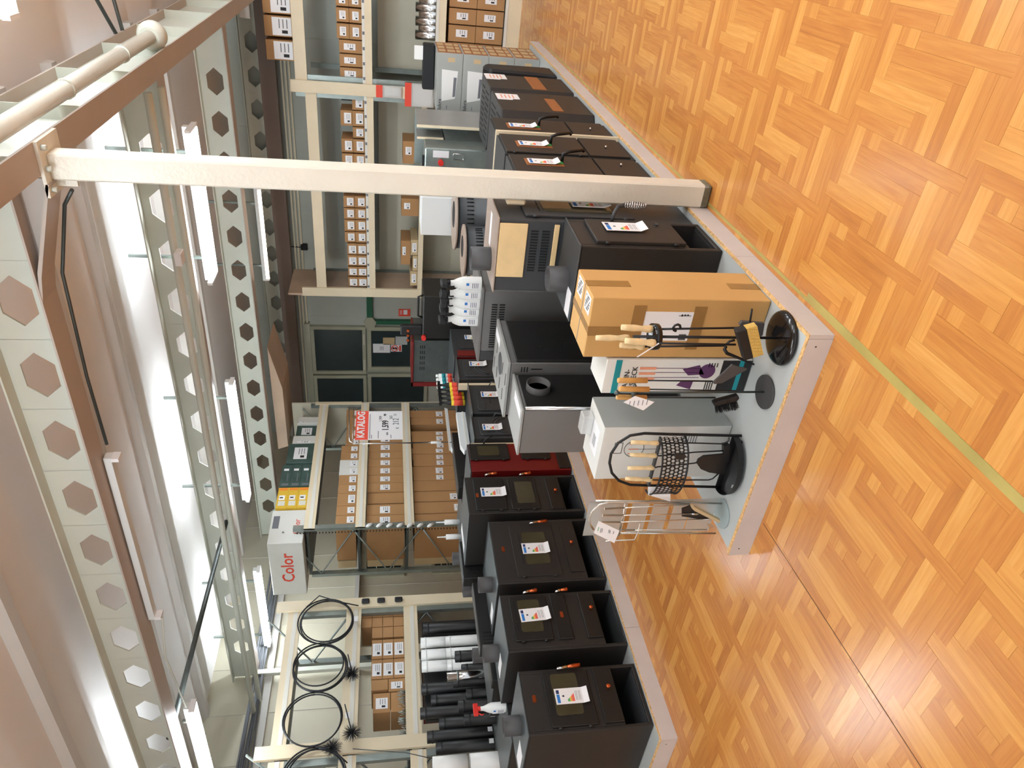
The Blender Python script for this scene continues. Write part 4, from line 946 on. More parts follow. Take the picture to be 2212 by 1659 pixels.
for k, (a, c) in enumerate(((185, 215), (172, 235))):
    px = (812, 868) if k == 0 else (875, 937)
    p, q = at_x(px[0], a if k == 0 else 180, 9.5), at_x(px[1], c, 9.5)
    t = thing('bag_of_gloves', 'clear bag with red printed header hanging on the rack post, '+('upper' if k == 0 else 'lower')+' one', 'bag', (9.55, (p.y+q.y)/2, q.z), 'hanging bags with red header')
    B().box(9.52, 9.56, p.y, q.y, q.z, p.z-.08).build('bag', 'clear_bag', t, bevel=.01); B().box(9.525, 9.555, p.y+.02, q.y-.02, q.z+.02, p.z-.1).build('bag_content', 'white_plastic', t, bevel=.01)
    B().box(9.53, 9.55, p.y, q.y, p.z-.08, p.z).build('header_card', 'print_red', t)
p = at_x(895, 97, 8.0); q = at_x(935, 130, 8.0)
tag(B().box(7.98, 8.0, p.y, q.y, q.z, p.z).build('blank_sign', 'white_plastic'), 'blank white card sign on top of the grey heater cartons', 'sign')
tag(B().box(7.95, 8.1, q.y-.15, q.y+.28, 1.12, 1.24).build('black_case', 'rubber', bevel=.01), 'black case lying on the topmost grey heater carton', 'case')

# left racks, front plane Y=6.2
def rack_y(x0, x1, levels, lab, zt, m='cream'):
    t = thing('storage_rack', lab, 'rack', ((x0+x1)/2, 6.6, 0))
    for (a, c) in levels:
        B().box(x0, x1, 6.2, 6.22, a, c).build('fascia', m, t)
        if c-a < .15 and a > .1: B().box(x0, x1, 6.197, 6.2, a+.035, a+.075).build('price_strip', 'duct_white', t)
        B().box(x0+.02, x1-.02, 6.22, 7.0, c-.05, c-.02).build('shelf_board', 'zinc_dark', t)
    for x in (x0+.03, x1-.03):
        for y, zq in ((6.2 if m == 'none' else 6.2, zt), (6.98, levels[0][1]-.05)): B().box(x-.03, x+.03, y+.001, y+.045, 0, zq).build('upright', 'zinc', t)
        for z in range(3): B().tube([(x, 6.27, .4+z*.8), (x, 7.0, .8+z*.8), (x, 6.27, 1.2+z*.8)], .012, 6).build('brace', 'zinc', t)
    return t
tK = rack_y(6.2, 8.7, [(2.435, 2.56), (1.862, 1.975), (1.288, 1.402), (.4, .5)], 'storage rack full of brown cartons, behind the red KATALOG sign', 2.68)
b = B()
for k in range(60): b.box(6.16, 6.169, 6.23, 6.245, .5+k*.036, .512+k*.036)
b.build('punched_holes', 'hole', tK)['kind'] = 'stuff'
B().box(8.66, 8.72, 6.19, 6.2, 1.97, 2.62).build('post_board', 'cream', tK); B().box(8.7, 8.72, 6.2, 7.0, 0, 2.95).build('end_panel', 'wall_cream', tK)
YK = 6.25
def kc(a, c, z0, z1, lab, group, m='carton', stk=(.2, .85, .1, .45), depth=.6, off=0):
    xa = at_y(830, a, YK).x; xb = at_y(830, c, YK).x
    return carton(xb+.003, xa-.003, YK+off, YK+off+depth, z0, z1, lab, group, m, '-y', stk)
bd = [884, 900, 926, 944, 961, 976, 992]
for k in range(6): kc(bd[k], bd[k+1], 1.975, 2.16+.05*(k > 3)+.02*(k == 0), 'upright brown carton on the upper shelf of the KATALOG rack, '+ORD[k]+' from the right', 'upright cartons on the upper shelf')
for k, (a, c) in enumerate(((992, 1008), (1008, 1024))): kc(a, c, 1.975, 2.215, 'white upright carton on the upper shelf among brown ones, '+('right' if k == 0 else 'left')+' of the pair', 'pair of white cartons on the upper shelf', 'carton_white')
bd = [1024, 1044, 1063, 1090, 1110, 1131]
for k in range(5): kc(bd[k], bd[k+1], 1.975, 2.21, 'upright brown carton left of the white pair, '+ORD[k]+' from that pair', 'upright cartons left of the white pair')
bd = [888, 905, 922, 940, 958, 975.5, 991, 1008, 1026, 1043, 1062]
for k in range(10): kc(bd[k], bd[k+1], 1.402, 1.85, 'tall brown carton on the middle shelf of the KATALOG rack, '+ORD[k]+' from the right', 'tall cartons on the middle shelf', stk=(.2, .8, .38, .65))
kc(1062, 1085, 1.402, 1.845, 'plain tan carton turned sideways at the dark gap on the middle shelf', None, stk=False, off=.02)
for k, (a, c) in enumerate(((1089, 1112), (1112, 1134))): kc(a, c, 1.402, 1.852, 'tall brown carton left of the dark gap on the middle shelf, '+('right' if k == 0 else 'left')+' one', 'two cartons left of the dark gap', stk=(.15, .8, .38, .65))
bd = [887, 902, 917, 931, 941, 955, 969, 981, 994, 1008, 1026, 1040]
for k in range(11):
    if k == 2: continue
    kc(bd[k], bd[k+1], .5, 1.282-.01*(k % 3), 'tall brown carton on the lowest shelf of the KATALOG rack, '+ORD[k]+' place from the right', 'tall cartons on the lowest shelf', stk=(.1, .8, .4+.01*k, .52+.01*k), off=.01*(k % 2))
kc(1040, 1063, .5, 1.28, 'plain brown carton without sticker on the lowest shelf', None, stk=False)
for k, (a, c) in enumerate(((1064, 1086), (1087, 1112), (1113, 1134))): kc(a, c, .5, 1.28, 'wide brown carton near the punched upright on the lowest shelf, '+ORD[k]+' from the right', 'wide cartons at the left of the lowest shelf', stk=(.15, .75, .3-.05*k, .42-.05*k) if k < 2 else False)
# cartons on the rack behind the upright (seen from the side)
for k, (z0, z1) in enumerate(((1.98, 2.2), (1.41, 1.85), (.5, 1.27))):
    carton(6.28, 6.6, 6.86, 6.975, z0, z1, 'pale carton at the rear of the KATALOG rack, on the '+['upper', 'middle', 'lowest'][k]+' shelf', 'cartons at the rear of the rack', 'carton_pale', '-x', False)
# top shelf goods
t = thing('logo_carton', 'big white carton with red Color lettering on top of the rack', 'carton', (6.1, 6.6, 2.56))
xa, xb = at_y(700, 1108, YK).x, 6.28
B().box(6.06, 6.6, 6.28, 7.15, 2.565, 2.955).build('carton_body', 'carton_white', t, bevel=.004)
text(t, 'Color', .2, (6.058, 6.93, 2.69), (0, -1, 0), (0, 0, 1), 'print_red', bold=.003)
text(t, 'Color', .1, (6.2, 6.278, 2.62), (1, 0, 0), (0, 0, 1), 'print_red')
B().box(6.3, 6.5, 6.276, 6.28, 2.86, 2.93).build('printed_block', 'print_grey', t)
for k in range(3):
    t = thing('yellow_carton', ['lowest', 'middle', 'topmost'][k]+' yellow printed carton in the stack beside the white logo carton', 'carton', (6.8, 6.4, 2.565+.122*k), 'yellow printed cartons')
    B().box(6.62, 6.98, 6.26, 6.7, 2.565+.122*k, 2.565+.122*k+.12).build('carton_body', 'box_yellow', t)
    b = B(); z0 = 2.565+.122*k
    b.box(6.66, 6.74, 6.2585, 6.26, z0+.02, z0+.1); b.mi = 1; b.box(6.76, 6.84, 6.2585, 6.26, z0+.03, z0+.1); b.mi = 2; b.box(6.79, 6.81, 6.258, 6.2585, z0+.05, z0+.09); b.mi = 3; b.box(6.93, 6.975, 6.2585, 6.26, z0+.01, z0+.11); b.build('printed_front', ['duct_white', 'paper', 'print_black', 'print_orange'], t)
for k in range(3):
    t = thing('green_carton', ['lowest', 'middle', 'topmost'][k]+' dark green carton with printed front, right of the yellow stack', 'carton', (7.2, 6.4, 2.565+.122*k), 'dark green printed cartons')
    B().box(7.0, 7.42, 6.26, 6.7, 2.565+.122*k, 2.565+.122*k+.12).build('carton_body', 'box_green', t)
    b = B(); b.box(7.02, 7.06, 6.2585, 6.26, 2.58+.122*k, 2.66+.122*k); b.mi = 1; b.box(7.3, 7.34, 6.2585, 6.26, 2.6+.122*k, 2.66+.122*k); b.mi = 0; b.box(7.1, 7.25, 6.2585, 6.26, 2.6+.122*k, 2.61+.122*k); b.build('printed_front', ['print_grey', 'paper'], t)
carton(7.45, 7.85, 6.26, 6.7, 2.565, 2.9, 'dark grey green carton between two white ones on the rack top', None, 'box_green', '-y')
carton(7.86, 8.02, 6.26, 6.7, 2.565, 2.86, 'white carton with red picture on the rack top, left of two', None, 'carton_white', '-y', (.1, .3, .2, .8))
carton(8.04, 8.3, 6.3, 6.7, 2.565, 2.84, 'dark carton behind the sign post end on the rack top', None, 'box_green', '-y')
carton(8.31, 8.45, 6.26, 6.7, 2.565, 2.84, 'white carton with red corner on the rack top, right end', None, 'carton_white', '-y', (.1, .3, .6, .9))

# near left rack
tN = rack_y(3.56, 5.02, [(2.47, 2.6), (1.87, 2.02), (1.3, 1.44), (.4, .5)], 'white fronted storage rack with cable coils hanging on its face', 2.58)
B().box(3.48, 3.6, 6.17, 6.197, .5, 2.72).build('post_board', 'cream', tN); B().box(5.02, 5.14, 6.17, 6.2, .5, 2.72).build('post_board', 'cream', tN)
B().box(5.14, 5.16, 6.2, 7.0, 0, 2.0).build('end_panel', 'wall_cream', tN)
tM = rack_y(1.9, 3.47, [(2.47, 2.6), (1.87, 2.02), (1.27, 1.41), (.4, .5)], 'storage rack at the picture edge left of the coil rack', 2.58)
# small boxes
def nb(a0, a1, r0, r1, lab, stk):
    xa = at_y(830, 1259+a0/4.1475, YK).x; xb = at_y(830, 1259+a1/4.1475, YK).x
    z0 = 1.44+.107*r0; z1 = 1.44+.107*r1-.003
    carton(xb+.003, xa-.003, YK, YK+.3, z0, z1, lab, 'small cartons on the coil rack', 'carton', '-y', stk)
RN = ['bottom', 'second', 'third', 'top']
for cidx, (a0, a1, nr, st) in enumerate(((222, 305, 4, False), (306, 393, 4, False), (394, 490, 3, False), (505, 680, 3, (.15, .8, .08, .92)), (683, 860, 3, (.15, .8, .08, .92)))):
    for r in range(nr): nb(a0, a1, r, r+1, 'small brown carton on the coil rack, '+ORD[cidx]+' column from the right, '+RN[r]+' row', st)
for cidx, (a0, a1, r0, r1) in enumerate(((862, 960, 1.5, 2.97), (862, 980, 0, 1.48), (985, 1165, 1.3, 2.8), (985, 1165, 0, 1.28))):
    nb(a0, a1, r0, r1, ['plain brown carton stacked at the left part of the coil rack, upper', 'brown carton with sticker at the left part, lower', 'brown carton with large sticker, upper leftmost', 'plain brown carton, lower leftmost'][cidx], (.2, .75, .15, .85) if cidx in (1, 2) else False)
# coils
def coil(cx, cz, r, lab, head=None, n=2):
    t = thing('brush_rod_coil', lab, 'coil', (cx, 6.15, cz-r), 'coiled chimney brush rods')
    rr = random.Random(int(cx*100)); b = B()
    for k in range(n+1):
        ox, oz, e = rr.uniform(-.02, .02), rr.uniform(-.02, .02), 1-.04*k
        b.tube([(cx+ox+r*e*cos(a*pi/20), 6.15-.01*k, cz+oz+r*e*sin(a*pi/20)) for a in range(41)], .0075, 6)
    b.build('rod', 'cable_black', t)
    if head:
        hx, hz = head; B().tube([(cx+.1, 6.13, cz-r), (hx, 6.12, hz)], .006, 6).build('rod_end', 'cable_black', t)
        b = B()
        for k in range(220):
            a = rr.uniform(0, 2*pi); c = rr.uniform(-1, 1); q = math.sqrt(1-c*c); L = .085*rr.uniform(.8, 1.1)
            b.tube([(hx, 6.1, hz), (hx+L*q*cos(a), 6.1+.5*L*c, hz+L*q*sin(a))], [.002, .001], 3, False)
        h = b.build('brush_head', 'cable_black', t); h['kind'] = 'stuff'
    B().box(cx-.03, cx+.03, 6.138, 6.14, cz-r-.05, cz-r-.01).build('price_tag', 'paper', t)
coil(4.85, 2.22, .27, 'black coiled rod nearest the rack end post, without brush head')
coil(4.33, 2.23, .25, 'black coiled rod in the middle with a bushy brush head', (4.2, 1.93))
coil(3.81, 2.24, .255, 'black coiled rod left of the middle one, brush head hanging low', (3.62, 1.91), 1)
coil(3.27, 2.2, .26, 'black coiled rod at the picture edge, partly cut off', (3.5, 2.07))
tag(B().tube([(5.02, 6.15, 1.9), (5.06, 6.12, 2.1), (5.15, 6.12, 2.3), (5.02, 6.13, 2.42)], .006).build('loose_rod', 'cable_black'), 'loose thin black rod end with white tags above the coils', 'rod')
# small items on end post
for k, z in enumerate((1.83, 1.67, 1.49)):
    tag(B().box(5.05, 5.11, 6.14, 6.1705, z-.04, z+.04).build('small_brush', 'cable_black', bevel=.01), 'small black brush hung on the rack end post, '+['upper', 'middle', 'lower'][k]+' one', 'brush', 'small brushes on the end post')
tag(B().tube([(3.5, 6.15, 1.9), (3.42, 6.14, 1.45), (3.3, 6.13, 1.1)], .004).build('hanging_cable', 'zinc_dark'), 'thin grey cable drooping down the cream rack post', 'cable')
b = B(); rr = random.Random(5)
for k in range(60):
    x = 3.62+rr.random()*.45; b.tube([(x, 6.235, 1.44), (x+rr.uniform(-.03, .03), 6.225, 1.47+rr.random()*.05)], .0025, 4)
o = tag(b.build('wire_bundle', 'zinc'), 'tangle of thin wires and chains lying above the dark shelf edge', 'wires'); o['kind'] = 'stuff'

# flue pipes etc. below the coil rack shelf
tag(B().box(3.65, 4.7, 6.06, 6.1, .70, 1.27).build('black_backdrop', 'black'), 'black backdrop panel behind the dark flue pipes on the counter', 'board')  # plain black panel filling the dark area behind the pipes
t = thing('low_counter', 'low dark counter carrying the flue pipes in front of the coil rack', 'counter', (3.8, 5.82, 0))
B().box(2.3, 5.0, 5.5, 6.14, .66, .70).build('counter_top', 'zinc_dark', t)
for x in (2.35, 4.95):
    for y in (5.55, 6.09): B().box(x-.02, x+.02, y-.02, y+.02, 0, .66).build('leg', 'zinc_dark', t)
def flue(cx, cy, z0, z1, r, m, lab, grp):
    t = thing('flue_pipe', lab, 'pipe', (cx, cy, z0), grp)
    B().collar(cx, cy, z0, z1, r, 22).build('pipe_body', m, t)
    B().lathe([(r+.002, z1-.05), (r+.003, z1-.045), (r+.002, z1-.04)], cx, cy, 22).build('pipe_bead', m, t)
    B().box(cx-.02, cx+.02, cy-r-.002, cy-r+.002, z0+.01, z0+.05).build('price_tag', 'paper', t)
def fy_x(py): return at_y(980, py, 5.95).x
for k, py in enumerate((1385, 1411, 1436)):
    flue(fy_x(py), 5.95, 1.06, 1.29, .05, 'white_plastic', 'white flue pipe in the upper row on the coil rack, '+ORD[k]+' from the right', 'white flue pipes upper row')
for k, py in enumerate((1383, 1402, 1420)):
    flue(fy_x((1385, 1411, 1436)[k]), 5.95, .70, 1.058, .05, 'white_plastic', 'white flue pipe in the lower row, '+ORD[k]+' from the right', 'white flue pipes lower row')
for k in range(6):
    flue(fy_x(1455+k*27), 5.7+.02*(k % 2), .7, (1.0, .95, 1.04, .93, 1.01, .97)[k], .05, 'black', 'short black flue pipe in the front row below the coil rack, '+ORD[k]+' from the right', 'black flue pipes in the front row')
for k in range(6):
    flue(fy_x(1480+k*26), 5.98, .70, (1.3, 1.22, 1.32, 1.16, 1.27, 1.2)[k], .05, 'black', 'tall black flue pipe in the rear row below the coil rack, '+ORD[k]+' from the right', 'black flue pipes in the rear row')
flue(fy_x(1355), 5.95, .70, 1.26, .05, 'black', 'black flue pipe with grey cap right of the white ones', None)
t = thing('tool_case', 'dark red carton with framed print behind the flue pipes', 'carton', (4.3, 6.4, .9))
B().box(4.0, 4.75, 6.3, 6.7, 1.0, 1.26).build('carton_body', 'box_red', t)
b = B(); b.box(4.1, 4.3, 6.298, 6.3, 1.05, 1.2); b.mi = 1; b.box(4.16, 4.24, 6.296, 6.298, 1.1, 1.15); b.build('printed_frame', ['dark_red', 'carton_pale'], t)
carton(4.1, 4.6, 6.3, 6.7, .7, .99, 'dull red carton low behind the flue pipes', None, 'box_red', '-y', False)
t = thing('steel_pipe', 'shiny steel pipe section standing in front of the black flue pipes', 'pipe', (fy_x(1525), 5.7, 1.05))
B().tube([(fy_x(1512), 5.58, .70), (fy_x(1516), 5.58, 1.1)], .04, 18).build('pipe_body', 'chrome', t); B().tube([(fy_x(1515), 5.58, 1.0), (fy_x(1515), 5.58, 1.015)], .044, 18).build('band', 'zinc', t)
# white ducts at picture edge
for k, (px0, px1, py) in enumerate(((935, 1010, 1655), (1015, 1115, 1648))):
    a = at_y(px0, py, 5.2); c = at_y(px1, py, 5.2)
    tag(B().tube([(a.x, 5.2, c.z), (a.x, 5.2, a.z)], .062, 24).build('white_duct', 'white_plastic'), 'white round duct at the picture edge beside the nearest cooker, '+('upper' if k == 0 else 'lower')+' piece', 'duct')
tag(B().tube([(at_y(1113, 1645, 5.2).x, 5.2, at_y(1130, 1645, 5.2).z), (at_y(1113, 1645, 5.2).x, 5.2, at_y(1117, 1645, 5.2).z)], .068, 24).build('black_ring', 'rubber'), 'black rubber ring under the white ducts beside the nearest cooker', 'ring')

# silicone tubes by the punched upright
for k, (px, py, zb) in enumerate(((960, 1128, .94), (960, 1160, .94))):
    p = at_y(px, py, 4.8); t = thing('sealant_tube', 'white sealant cartridge standing on the back row cooker, '+('right' if k == 0 else 'left')+' one', 'tube', (p.x, 4.8, zb), 'white sealant cartridges')
    B().cyl(p.x, 4.8, zb, zb+.14, .024, 18).build('cartridge', 'white_plastic', t); B().tube([(p.x, 4.8, zb+.14), (p.x, 4.8, zb+.22)], [.009, .004], 10).build('nozzle', 'white_plastic', t)
for k in range(7):
    p = at_y(795+k*22, 1136, 6.19)
    tag(B().tube([(p.x-.02, 6.185, p.z+.02), (p.x, 6.18, p.z-.01), (p.x+.03, 6.185, p.z-.05)], [.012, .022, .014], 8).build('hanging_glove', 'white_plastic'), 'small white pack tied to the punched rack upright, '+ORD[k]+' from the top', 'pack', 'white packs tied to the upright')

# ================================================================== KATALOG SIGN
SX = 4.9; SY = 4.43
def sg(a, c): return at_y(760+a/5.925, 870+c/5.925, SY)
t = thing('price_sign', 'KATALOG price sign in a chrome wire frame, red header, price 1.599', 'sign', (sg(1060, 535).x, SY, .95))
P = [sg(*p) for p in ((60, 110), (645, 110), (640, 468), (60, 478))]
xl, xr = P[2].x, P[0].x; zt_, zb_ = P[0].z, P[1].z
B().box(xl, xr, SY, SY+.004, zb_, zt_-.0).build('sign_card', 'paper', t)
hz = sg(210, 300).z
B().box(xl, xr, SY-.0015, SY, hz, zt_).build('red_header', 'sign_red', t)
ww = xr-xl
text(t, 'KATALOG', ww*.215, (xl+ww*.06, SY-.003, hz+(zt_-hz)*.3), (1, 0, 0), (0, 0, 1), 'paper', bold=.003, sx=.92)
text(t, '1.599', ww*.19, (xl+ww*.3, SY-.002, sg(468, 300).z), (1, 0, 0), (0, 0, 1), 'print_black', bold=.0015, sx=.85)
text(t, '90', ww*.075, (xl+ww*.82, SY-.002, sg(440, 300).z), (1, 0, 0), (0, 0, 1), 'print_black', bold=.001)
text(t, 'KN', ww*.06, (xl+ww*.15, SY-.002, sg(465, 300).z), (1, 0, 0), (0, 0, 1), 'print_black')
text(t, '212', ww*.18, (xl+ww*.5, SY-.002, sg(600, 300).z), (1, 0, 0), (0, 0, 1), 'print_grey', sx=.85)
text(t, '22', ww*.075, (xl+ww*.82, SY-.002, sg(570, 300).z), (1, 0, 0), (0, 0, 1), 'print_grey')
text(t, '€', ww*.08, (xl+ww*.36, SY-.002, sg(600, 300).z), (1, 0, 0), (0, 0, 1), 'print_grey')
text(t, '1.999', ww*.09, (xl+ww*.62, SY-.002, sg(385, 300).z), (1, 0, 0), (0, 0, 1), 'print_grey')
text(t, '265', ww*.09, (xl+ww*.7, SY-.002, sg(520, 300).z), (1, 0, 0), (0, 0, 1), 'print_grey')
b = B()
for zz, w1 in ((sg(232, 300).z, .85), (sg(255, 300).z, .12), (sg(340, 300).z, .25), (sg(500, 300).z, .12)): b.box(xl+ww*.04, xl+ww*(.04+w1), SY-.0012, SY, zz-.003, zz+.003)
b.build('printed_lines', 'print_grey', t)
fr = [sg(*p) for p in ((-25, 60), (-35, 440), (-20, 500), (10, 520))]
pole = [Vector((sg(10, 525).x, SY, v)) for v in (sg(20, 525).z, sg(1040, 535).z)]
B().tube([sg(-36, 58), sg(-33, 400), sg(-25, 490), pole[0], pole[1]], .0065, 10).build('wire_frame', 'chrome', t)
B().tube([sg(25, 60), sg(15, 300), sg(10, 500)], .004, 8).build('wire_frame', 'chrome', t)
B().tube([Vector((pole[0].x, SY, pole[1].z+.02)), Vector((pole[0].x, SY, pole[1].z-.08))], .012, 10).build('clamp', 'white_plastic', t)
B().tube([Vector((pole[0].x, SY, pole[1].z-.08)), Vector((pole[0].x, SY, .98))], .004, 8).build('pole', 'zinc_dark', t)
# items on the cast stoves
def white_duct_elbow(px0, px1, py0, py1, Y, lab):
    a = at_y(px0, py0, Y); c = at_y(px1, py1, Y); c.z = min(c.z, .878 if Y < 4.3 else .98)
    t = thing('white_channel', lab, 'channel', ((a.x+c.x)/2, Y, c.z))
    B().prism([(c.x, a.z-.03), (c.x+.08, a.z), (a.x, a.z), (a.x, c.z), (c.x+.05, c.z)], 'y', Y, Y+.05).build('channel_body', 'white_enamel', t, bevel=.004)
    B().box(c.x, a.x, Y-.004, Y, c.z+.02, c.z+.035).build('rim', 'duct_white', t)
p0 = at_y(962, 880, 4.2); p1 = at_y(985, 975, 4.2)
white_duct_elbow(962, 978, 882, 974, 4.43, 'long white channel profile lying on top of the cast stoves, rear one')
white_duct_elbow(985, 1005, 890, 974, 4.0, 'long white channel profile with curved cut-out on the cast stoves, front one')
for k in range(5):
    p = at_y(1010, 832+k*9.5, 4.0)
    t = thing('firelighter_bottle', 'black capped bottle with red and yellow flame label, '+ORD[k]+' from the right', 'bottle', (p.x, 4.0, .87), 'black bottles with flame labels')
    B().cyl(p.x, 4.0, .87, 1.0, .028, 16).build('bottle_body', 'print_yellow', t); B().cyl(p.x, 4.0, .89, .975, .0285, 16).build('bottle_label', 'print_red', t)
    B().lathe([(.028, 1.0), (.02, 1.03), (.012, 1.05), (.012, 1.09), (.0, 1.09)], p.x, 4.0, 16).build('bottle_neck', 'black', t); B().box(p.x-.015, p.x+.015, 3.96, 4.02, 1.09, 1.115).build('spray_head', 'black', t)
for k in range(4):
    p = at_y(975, 812+k*8.2, 4.1)
    t = thing('sealant_tube', 'white capped tube with red and teal label on the cast stove, '+ORD[k]+' from the right', 'tube', (p.x, 4.1, .93), 'red and teal labelled tubes')
    B().cyl(p.x, 4.1, .93, 1.08, .024, 16).build('cartridge', 'white_plastic', t); B().cyl(p.x, 4.1, .945, .99, .0245, 16).build('red_band', 'print_red', t); B().cyl(p.x, 4.1, 1.01, 1.05, .0245, 16).build('teal_band', 'teal', t)
    B().tube([(p.x, 4.1, 1.08), (p.x, 4.1, 1.11)], [.02, .014], 12).build('cap', 'white_plastic', t)
# tall boiler units behind
t = thing('boiler', 'grey boiler with red edges and a row of vent slots, near the door', 'boiler', (7.1, 4.3, ZP))
a = at_x(890, 736, 6.87); c = at_x(1000, 825, 6.87)
B().box(6.87, 7.4, a.y, c.y, ZP, a.z-.02).build('body', 'zinc_dark', t, bevel=.005)
B().box(6.855, 6.87, c.y, c.y+.05, ZP, a.z).build('red_edge', 'dark_red', t); B().box(6.855, 7.4, a.y, c.y+.05, a.z-.02, a.z).build('red_edge', 'dark_red', t)
b = B()
for i in range(5):
    for j in range(3): b.box(6.867, 6.87, a.y+.06+i*.07, a.y+.1+i*.07, a.z-.1-j*.022, a.z-.09-j*.022)
b.build('vent_slots', 'hole', t)
t = thing('pellet_burner', 'black pellet burner unit with red cap beside the grey boiler', 'burner', (7.0, 4.0, ZP))
BX = 6.85
a = at_x(915, 640, BX); c = at_x(1000, 733, BX)
B().box(BX, 7.3, a.y, c.y, ZP, a.z).build('body', 'black_enamel', t, bevel=.01)
p = at_x(915, 727, BX); B().tube([(BX, p.y, p.z), (BX-.05, p.y, p.z)], .025, 14).build('cap', 'red_plastic', t)
p = at_x(903, 670, BX); B().tube([(BX+.06, p.y-.15, a.z), (BX+.06, p.y-.13, a.z+.05), (BX+.06, p.y+.1, a.z+.05), (BX+.06, p.y+.12, a.z)], .012).build('carry_handle', 'black', t)
p = at_x(890, 700, BX+.1); B().box(BX+.05, BX+.12, p.y, c.y-.01, a.z, 1.46).build('valve_block', 'black', t, bevel=.01)
for k in range(3): B().tube([(BX+.05, p.y+.05+.06*k, 1.38), (BX+.03, p.y+.05+.06*k, 1.38)], .015, 10).build('fitting', 'copper', t)
# box on the tops between rows right of sign
p = at_x(930, 560, 5.3)

# ================================================================== DOOR WALL
def wx(px, py): return at_x(px, py, 10.72)
def frame(name, y0, y1, z0, z1, w_=.06, mull=()):
    f = B(); X0, X1 = 10.68, 10.75
    f.box(X0, X1, y0, y0+w_, z0, z1); f.box(X0, X1, y1-w_, y1, z0, z1); f.box(X0, X1, y0+w_, y1-w_, z0, z0+w_); f.box(X0, X1, y0+w_, y1-w_, z1-w_, z1)
    o = struct(f.build(name, 'door_frame', bevel=.004))
    B().box(10.72, 10.73, y0+w_, y1-w_, z0+w_, z1-w_).build('pane', 'pane_dark', o); return o
frame('window_1', 6.06, 7.0, 1.96, 2.86); frame('window_2', 7.03, 8.2, 1.96, 2.86)
d1 = frame('door_1', 6.06, 6.93, .02, 1.94, .07); frame('window_3', 7.0, 8.2, .9, 1.94)
struct(B().box(10.66, 10.75, 6.0, 8.25, 2.86, 2.95).build('trim_6', 'door_frame'))
b = B()
for z in (2.0, 1.985): b.box(10.673, 10.68, 6.2, 6.4, z-.004, z+.004); b.box(10.673, 10.68, 6.7, 6.9, z-.004, z+.004)
tag(b.build('door_hinge', 'duct_white'), 'pale slotted vents on the transom bar above the glass door', 'vent')
B().box(10.64, 10.68, 6.085, 6.12, .95, 1.15).build('door_handle', 'black', d1)
for nm, p0, p1, m, lb in (('paper_notice', (1060, 590), (1215, 670), 'paper', 'white notice with printed lines taped to the door glass'), ('prohibition_sign', (1222, 600), (1318, 660), 'paper', 'small no smoking style sign with red ring on the door glass'), ('paper_note', (1150, 535), (1255, 598), 'carton_pale', 'yellowish note taped to the door glass'), ('paper_note', (1262, 525), (1368, 598), 'platform_top', 'pale blue note taped to the door glass')):
    a = wx(550+p0[0]/4.1475, 600+p0[1]/4.1475); c = wx(550+p1[0]/4.1475, 600+p1[1]/4.1475)
    o = tag(B().box(10.712, 10.72, a.y, c.y, c.z, a.z).build(nm, m), lb, 'notice')
    if nm == 'prohibition_sign':
        my, mz = (a.y+c.y)/2, a.z-(a.z-c.z)*.35; r = (c.y-a.y)*.42
        B().tube([(10.71, my+r*cos(k*pi/12), mz+r*sin(k*pi/12)) for k in range(25)], .008, 6).build('red_ring', 'print_red', o); B().box(10.71, 10.712, a.y+.01, c.y-.01, c.z+.01, c.z+(a.z-c.z)*.25).build('red_text_block', 'print_red', o)
        B().tube([(10.711, my-r*.7, mz+r*.7), (10.711, my+r*.7, mz-r*.7)], .006, 5).build('slash', 'print_red', o); B().box(10.7115, 10.712, my-.02, my+.02, mz-.04, mz+.04).build('pictogram', 'print_black', o)
    if nm == 'paper_notice':
        b = B()
        for k in range(3): b.box(10.7115, 10.712, a.y+.05, c.y-.05, (a.z+c.z)/2-.03+k*.025, (a.z+c.z)/2-.022+k*.025)
        b.build('printed_lines', 'print_grey', o)
a = wx(550+1290/4.1475, 600+285/4.1475); c = wx(550+1395/4.1475, 600+350/4.1475)
o = tag(B().box(10.735, 10.744, a.y, c.y, c.z, a.z).build('red_wall_sign', 'print_red'), 'small red sign with white symbols on the grey wall beside the door', 'sign')
b = B(); b.box(10.733, 10.735, a.y+.015, c.y-.035, c.z+.05, a.z-.08-.0); 
for k in range(4): b.tube([(10.734, a.y+.02+k*.022, a.z-.06), (10.734, a.y+.035+k*.022, a.z-.02)], .004, 5)
b.build('white_symbols', 'paper', o)
# green rail
t = thing('green_rail', 'dark green square rail bracket on the grey wall beside the glass door', 'rail', (10.7, 5.6, 1.5))
B().box(10.66, 10.74, 4.95, 5.9, 1.84, 1.935).build('rail_beam', 'green_paint', t, bevel=.004)
B().box(10.66, 10.74, 5.93, 6.0, .9, 1.83).build('rail_post', 'green_paint', t, bevel=.004)
B().prism([(5.86, 1.85), (5.95, 1.78), (6.06, 1.82), (6.06, 1.95), (5.95, 1.99), (5.86, 1.93)], 'x', 10.64, 10.66).build('bracket_plate', 'door_frame', t)
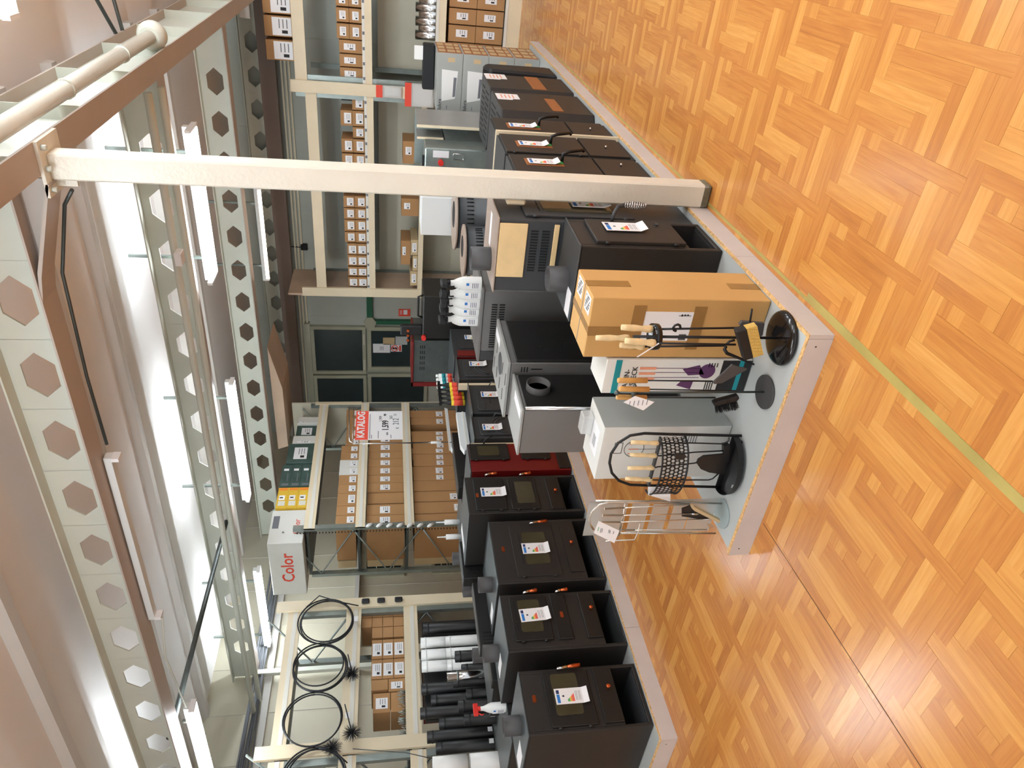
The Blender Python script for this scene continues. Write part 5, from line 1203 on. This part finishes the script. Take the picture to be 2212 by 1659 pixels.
# electric box on wall
t = thing('wall_socket', 'small dark wall connector with short cable above the middle rack', 'socket', (10.72, 4.6, 2.75))
p = wx(657, 533); B().box(10.69, 10.744, p.y-.05, p.y+.05, p.z-.05, p.z+.05).build('socket_body', 'rubber', t, bevel=.008); B().tube([(10.7, p.y, p.z+.05), (10.72, p.y, p.z+.3)], .008).build('cable', 'rubber', t)
# windows, post and small fittings
for nm, p0, p1 in (('window_4', (793, 1188), (866, 1234)), ('window_5', (938, 1203), (990, 1228))):
    a = at_y(p0[0], p0[1], 8.25); c = at_y(p1[0], p1[1], 8.25)
    f = B(); f.box(c.x-.05, a.x+.05, 8.27, 8.3, c.z-.05, a.z+.05); o = struct(f.build(nm, 'door_frame')); B().box(c.x, a.x, 8.262, 8.27, c.z, a.z).build('pane', 'pane_dark', o)
    for k in range(3): B().box(c.x, a.x, 8.255, 8.262, c.z+(a.z-c.z)*(.2+.25*k), c.z+(a.z-c.z)*(.2+.25*k)+.012).build('glazing_bar', 'duct_white', o)
p = at_y(560, 1456, 8.2); q = at_y(505, 1456, 8.2)
tag(B().box(p.x-.03, p.x+.03, 8.15, 8.21, 1.0, 3.19).build('wall_post', 'beam_paint'), 'pale square steel post against the left wall above the coil rack', 'post')
tag(B().box(5.17, 5.27, 2.34, 2.44, 3.09, 3.14).build('junction_box', 'paper', bevel=.004), 'small white junction box on the conduit beside the brightest lamp', 'box')
a = at_x(513, 2, 9.9); c = at_x(541, 41, 9.9)
tag(B().box(9.9, 10.0, a.y, c.y, c.z, a.z).build('white_unit', 'white_plastic', bevel=.01), 'white electrical unit high up above the far right rack cartons', 'unit')
a = at_x(322, 78, 5.62); c = at_x(334, 165, 5.62)
tag(B().box(5.62, 5.628, a.y, c.y, c.z-.02, a.z).build('hanging_plate', 'paper'), 'white strip plate hanging from the capped end of the duct pipe', 'plate')
# cable trays on left wall
b = B(); rr = random.Random(9)
for k in range(14):
    z = 3.12+k*.009; b.tube([(1.5+j, 8.18+rr.uniform(-.03, .03), z+rr.uniform(-.03, .03)) for j in range(8)], .008, 5)
o = tag(b.build('cable_bundle', 'print_grey'), 'loose bundle of grey cables running along the left wall above the racks', 'cables'); o['kind'] = 'stuff'

for ob in bpy.data.objects:
    if '_w' in ob: del ob['_w']
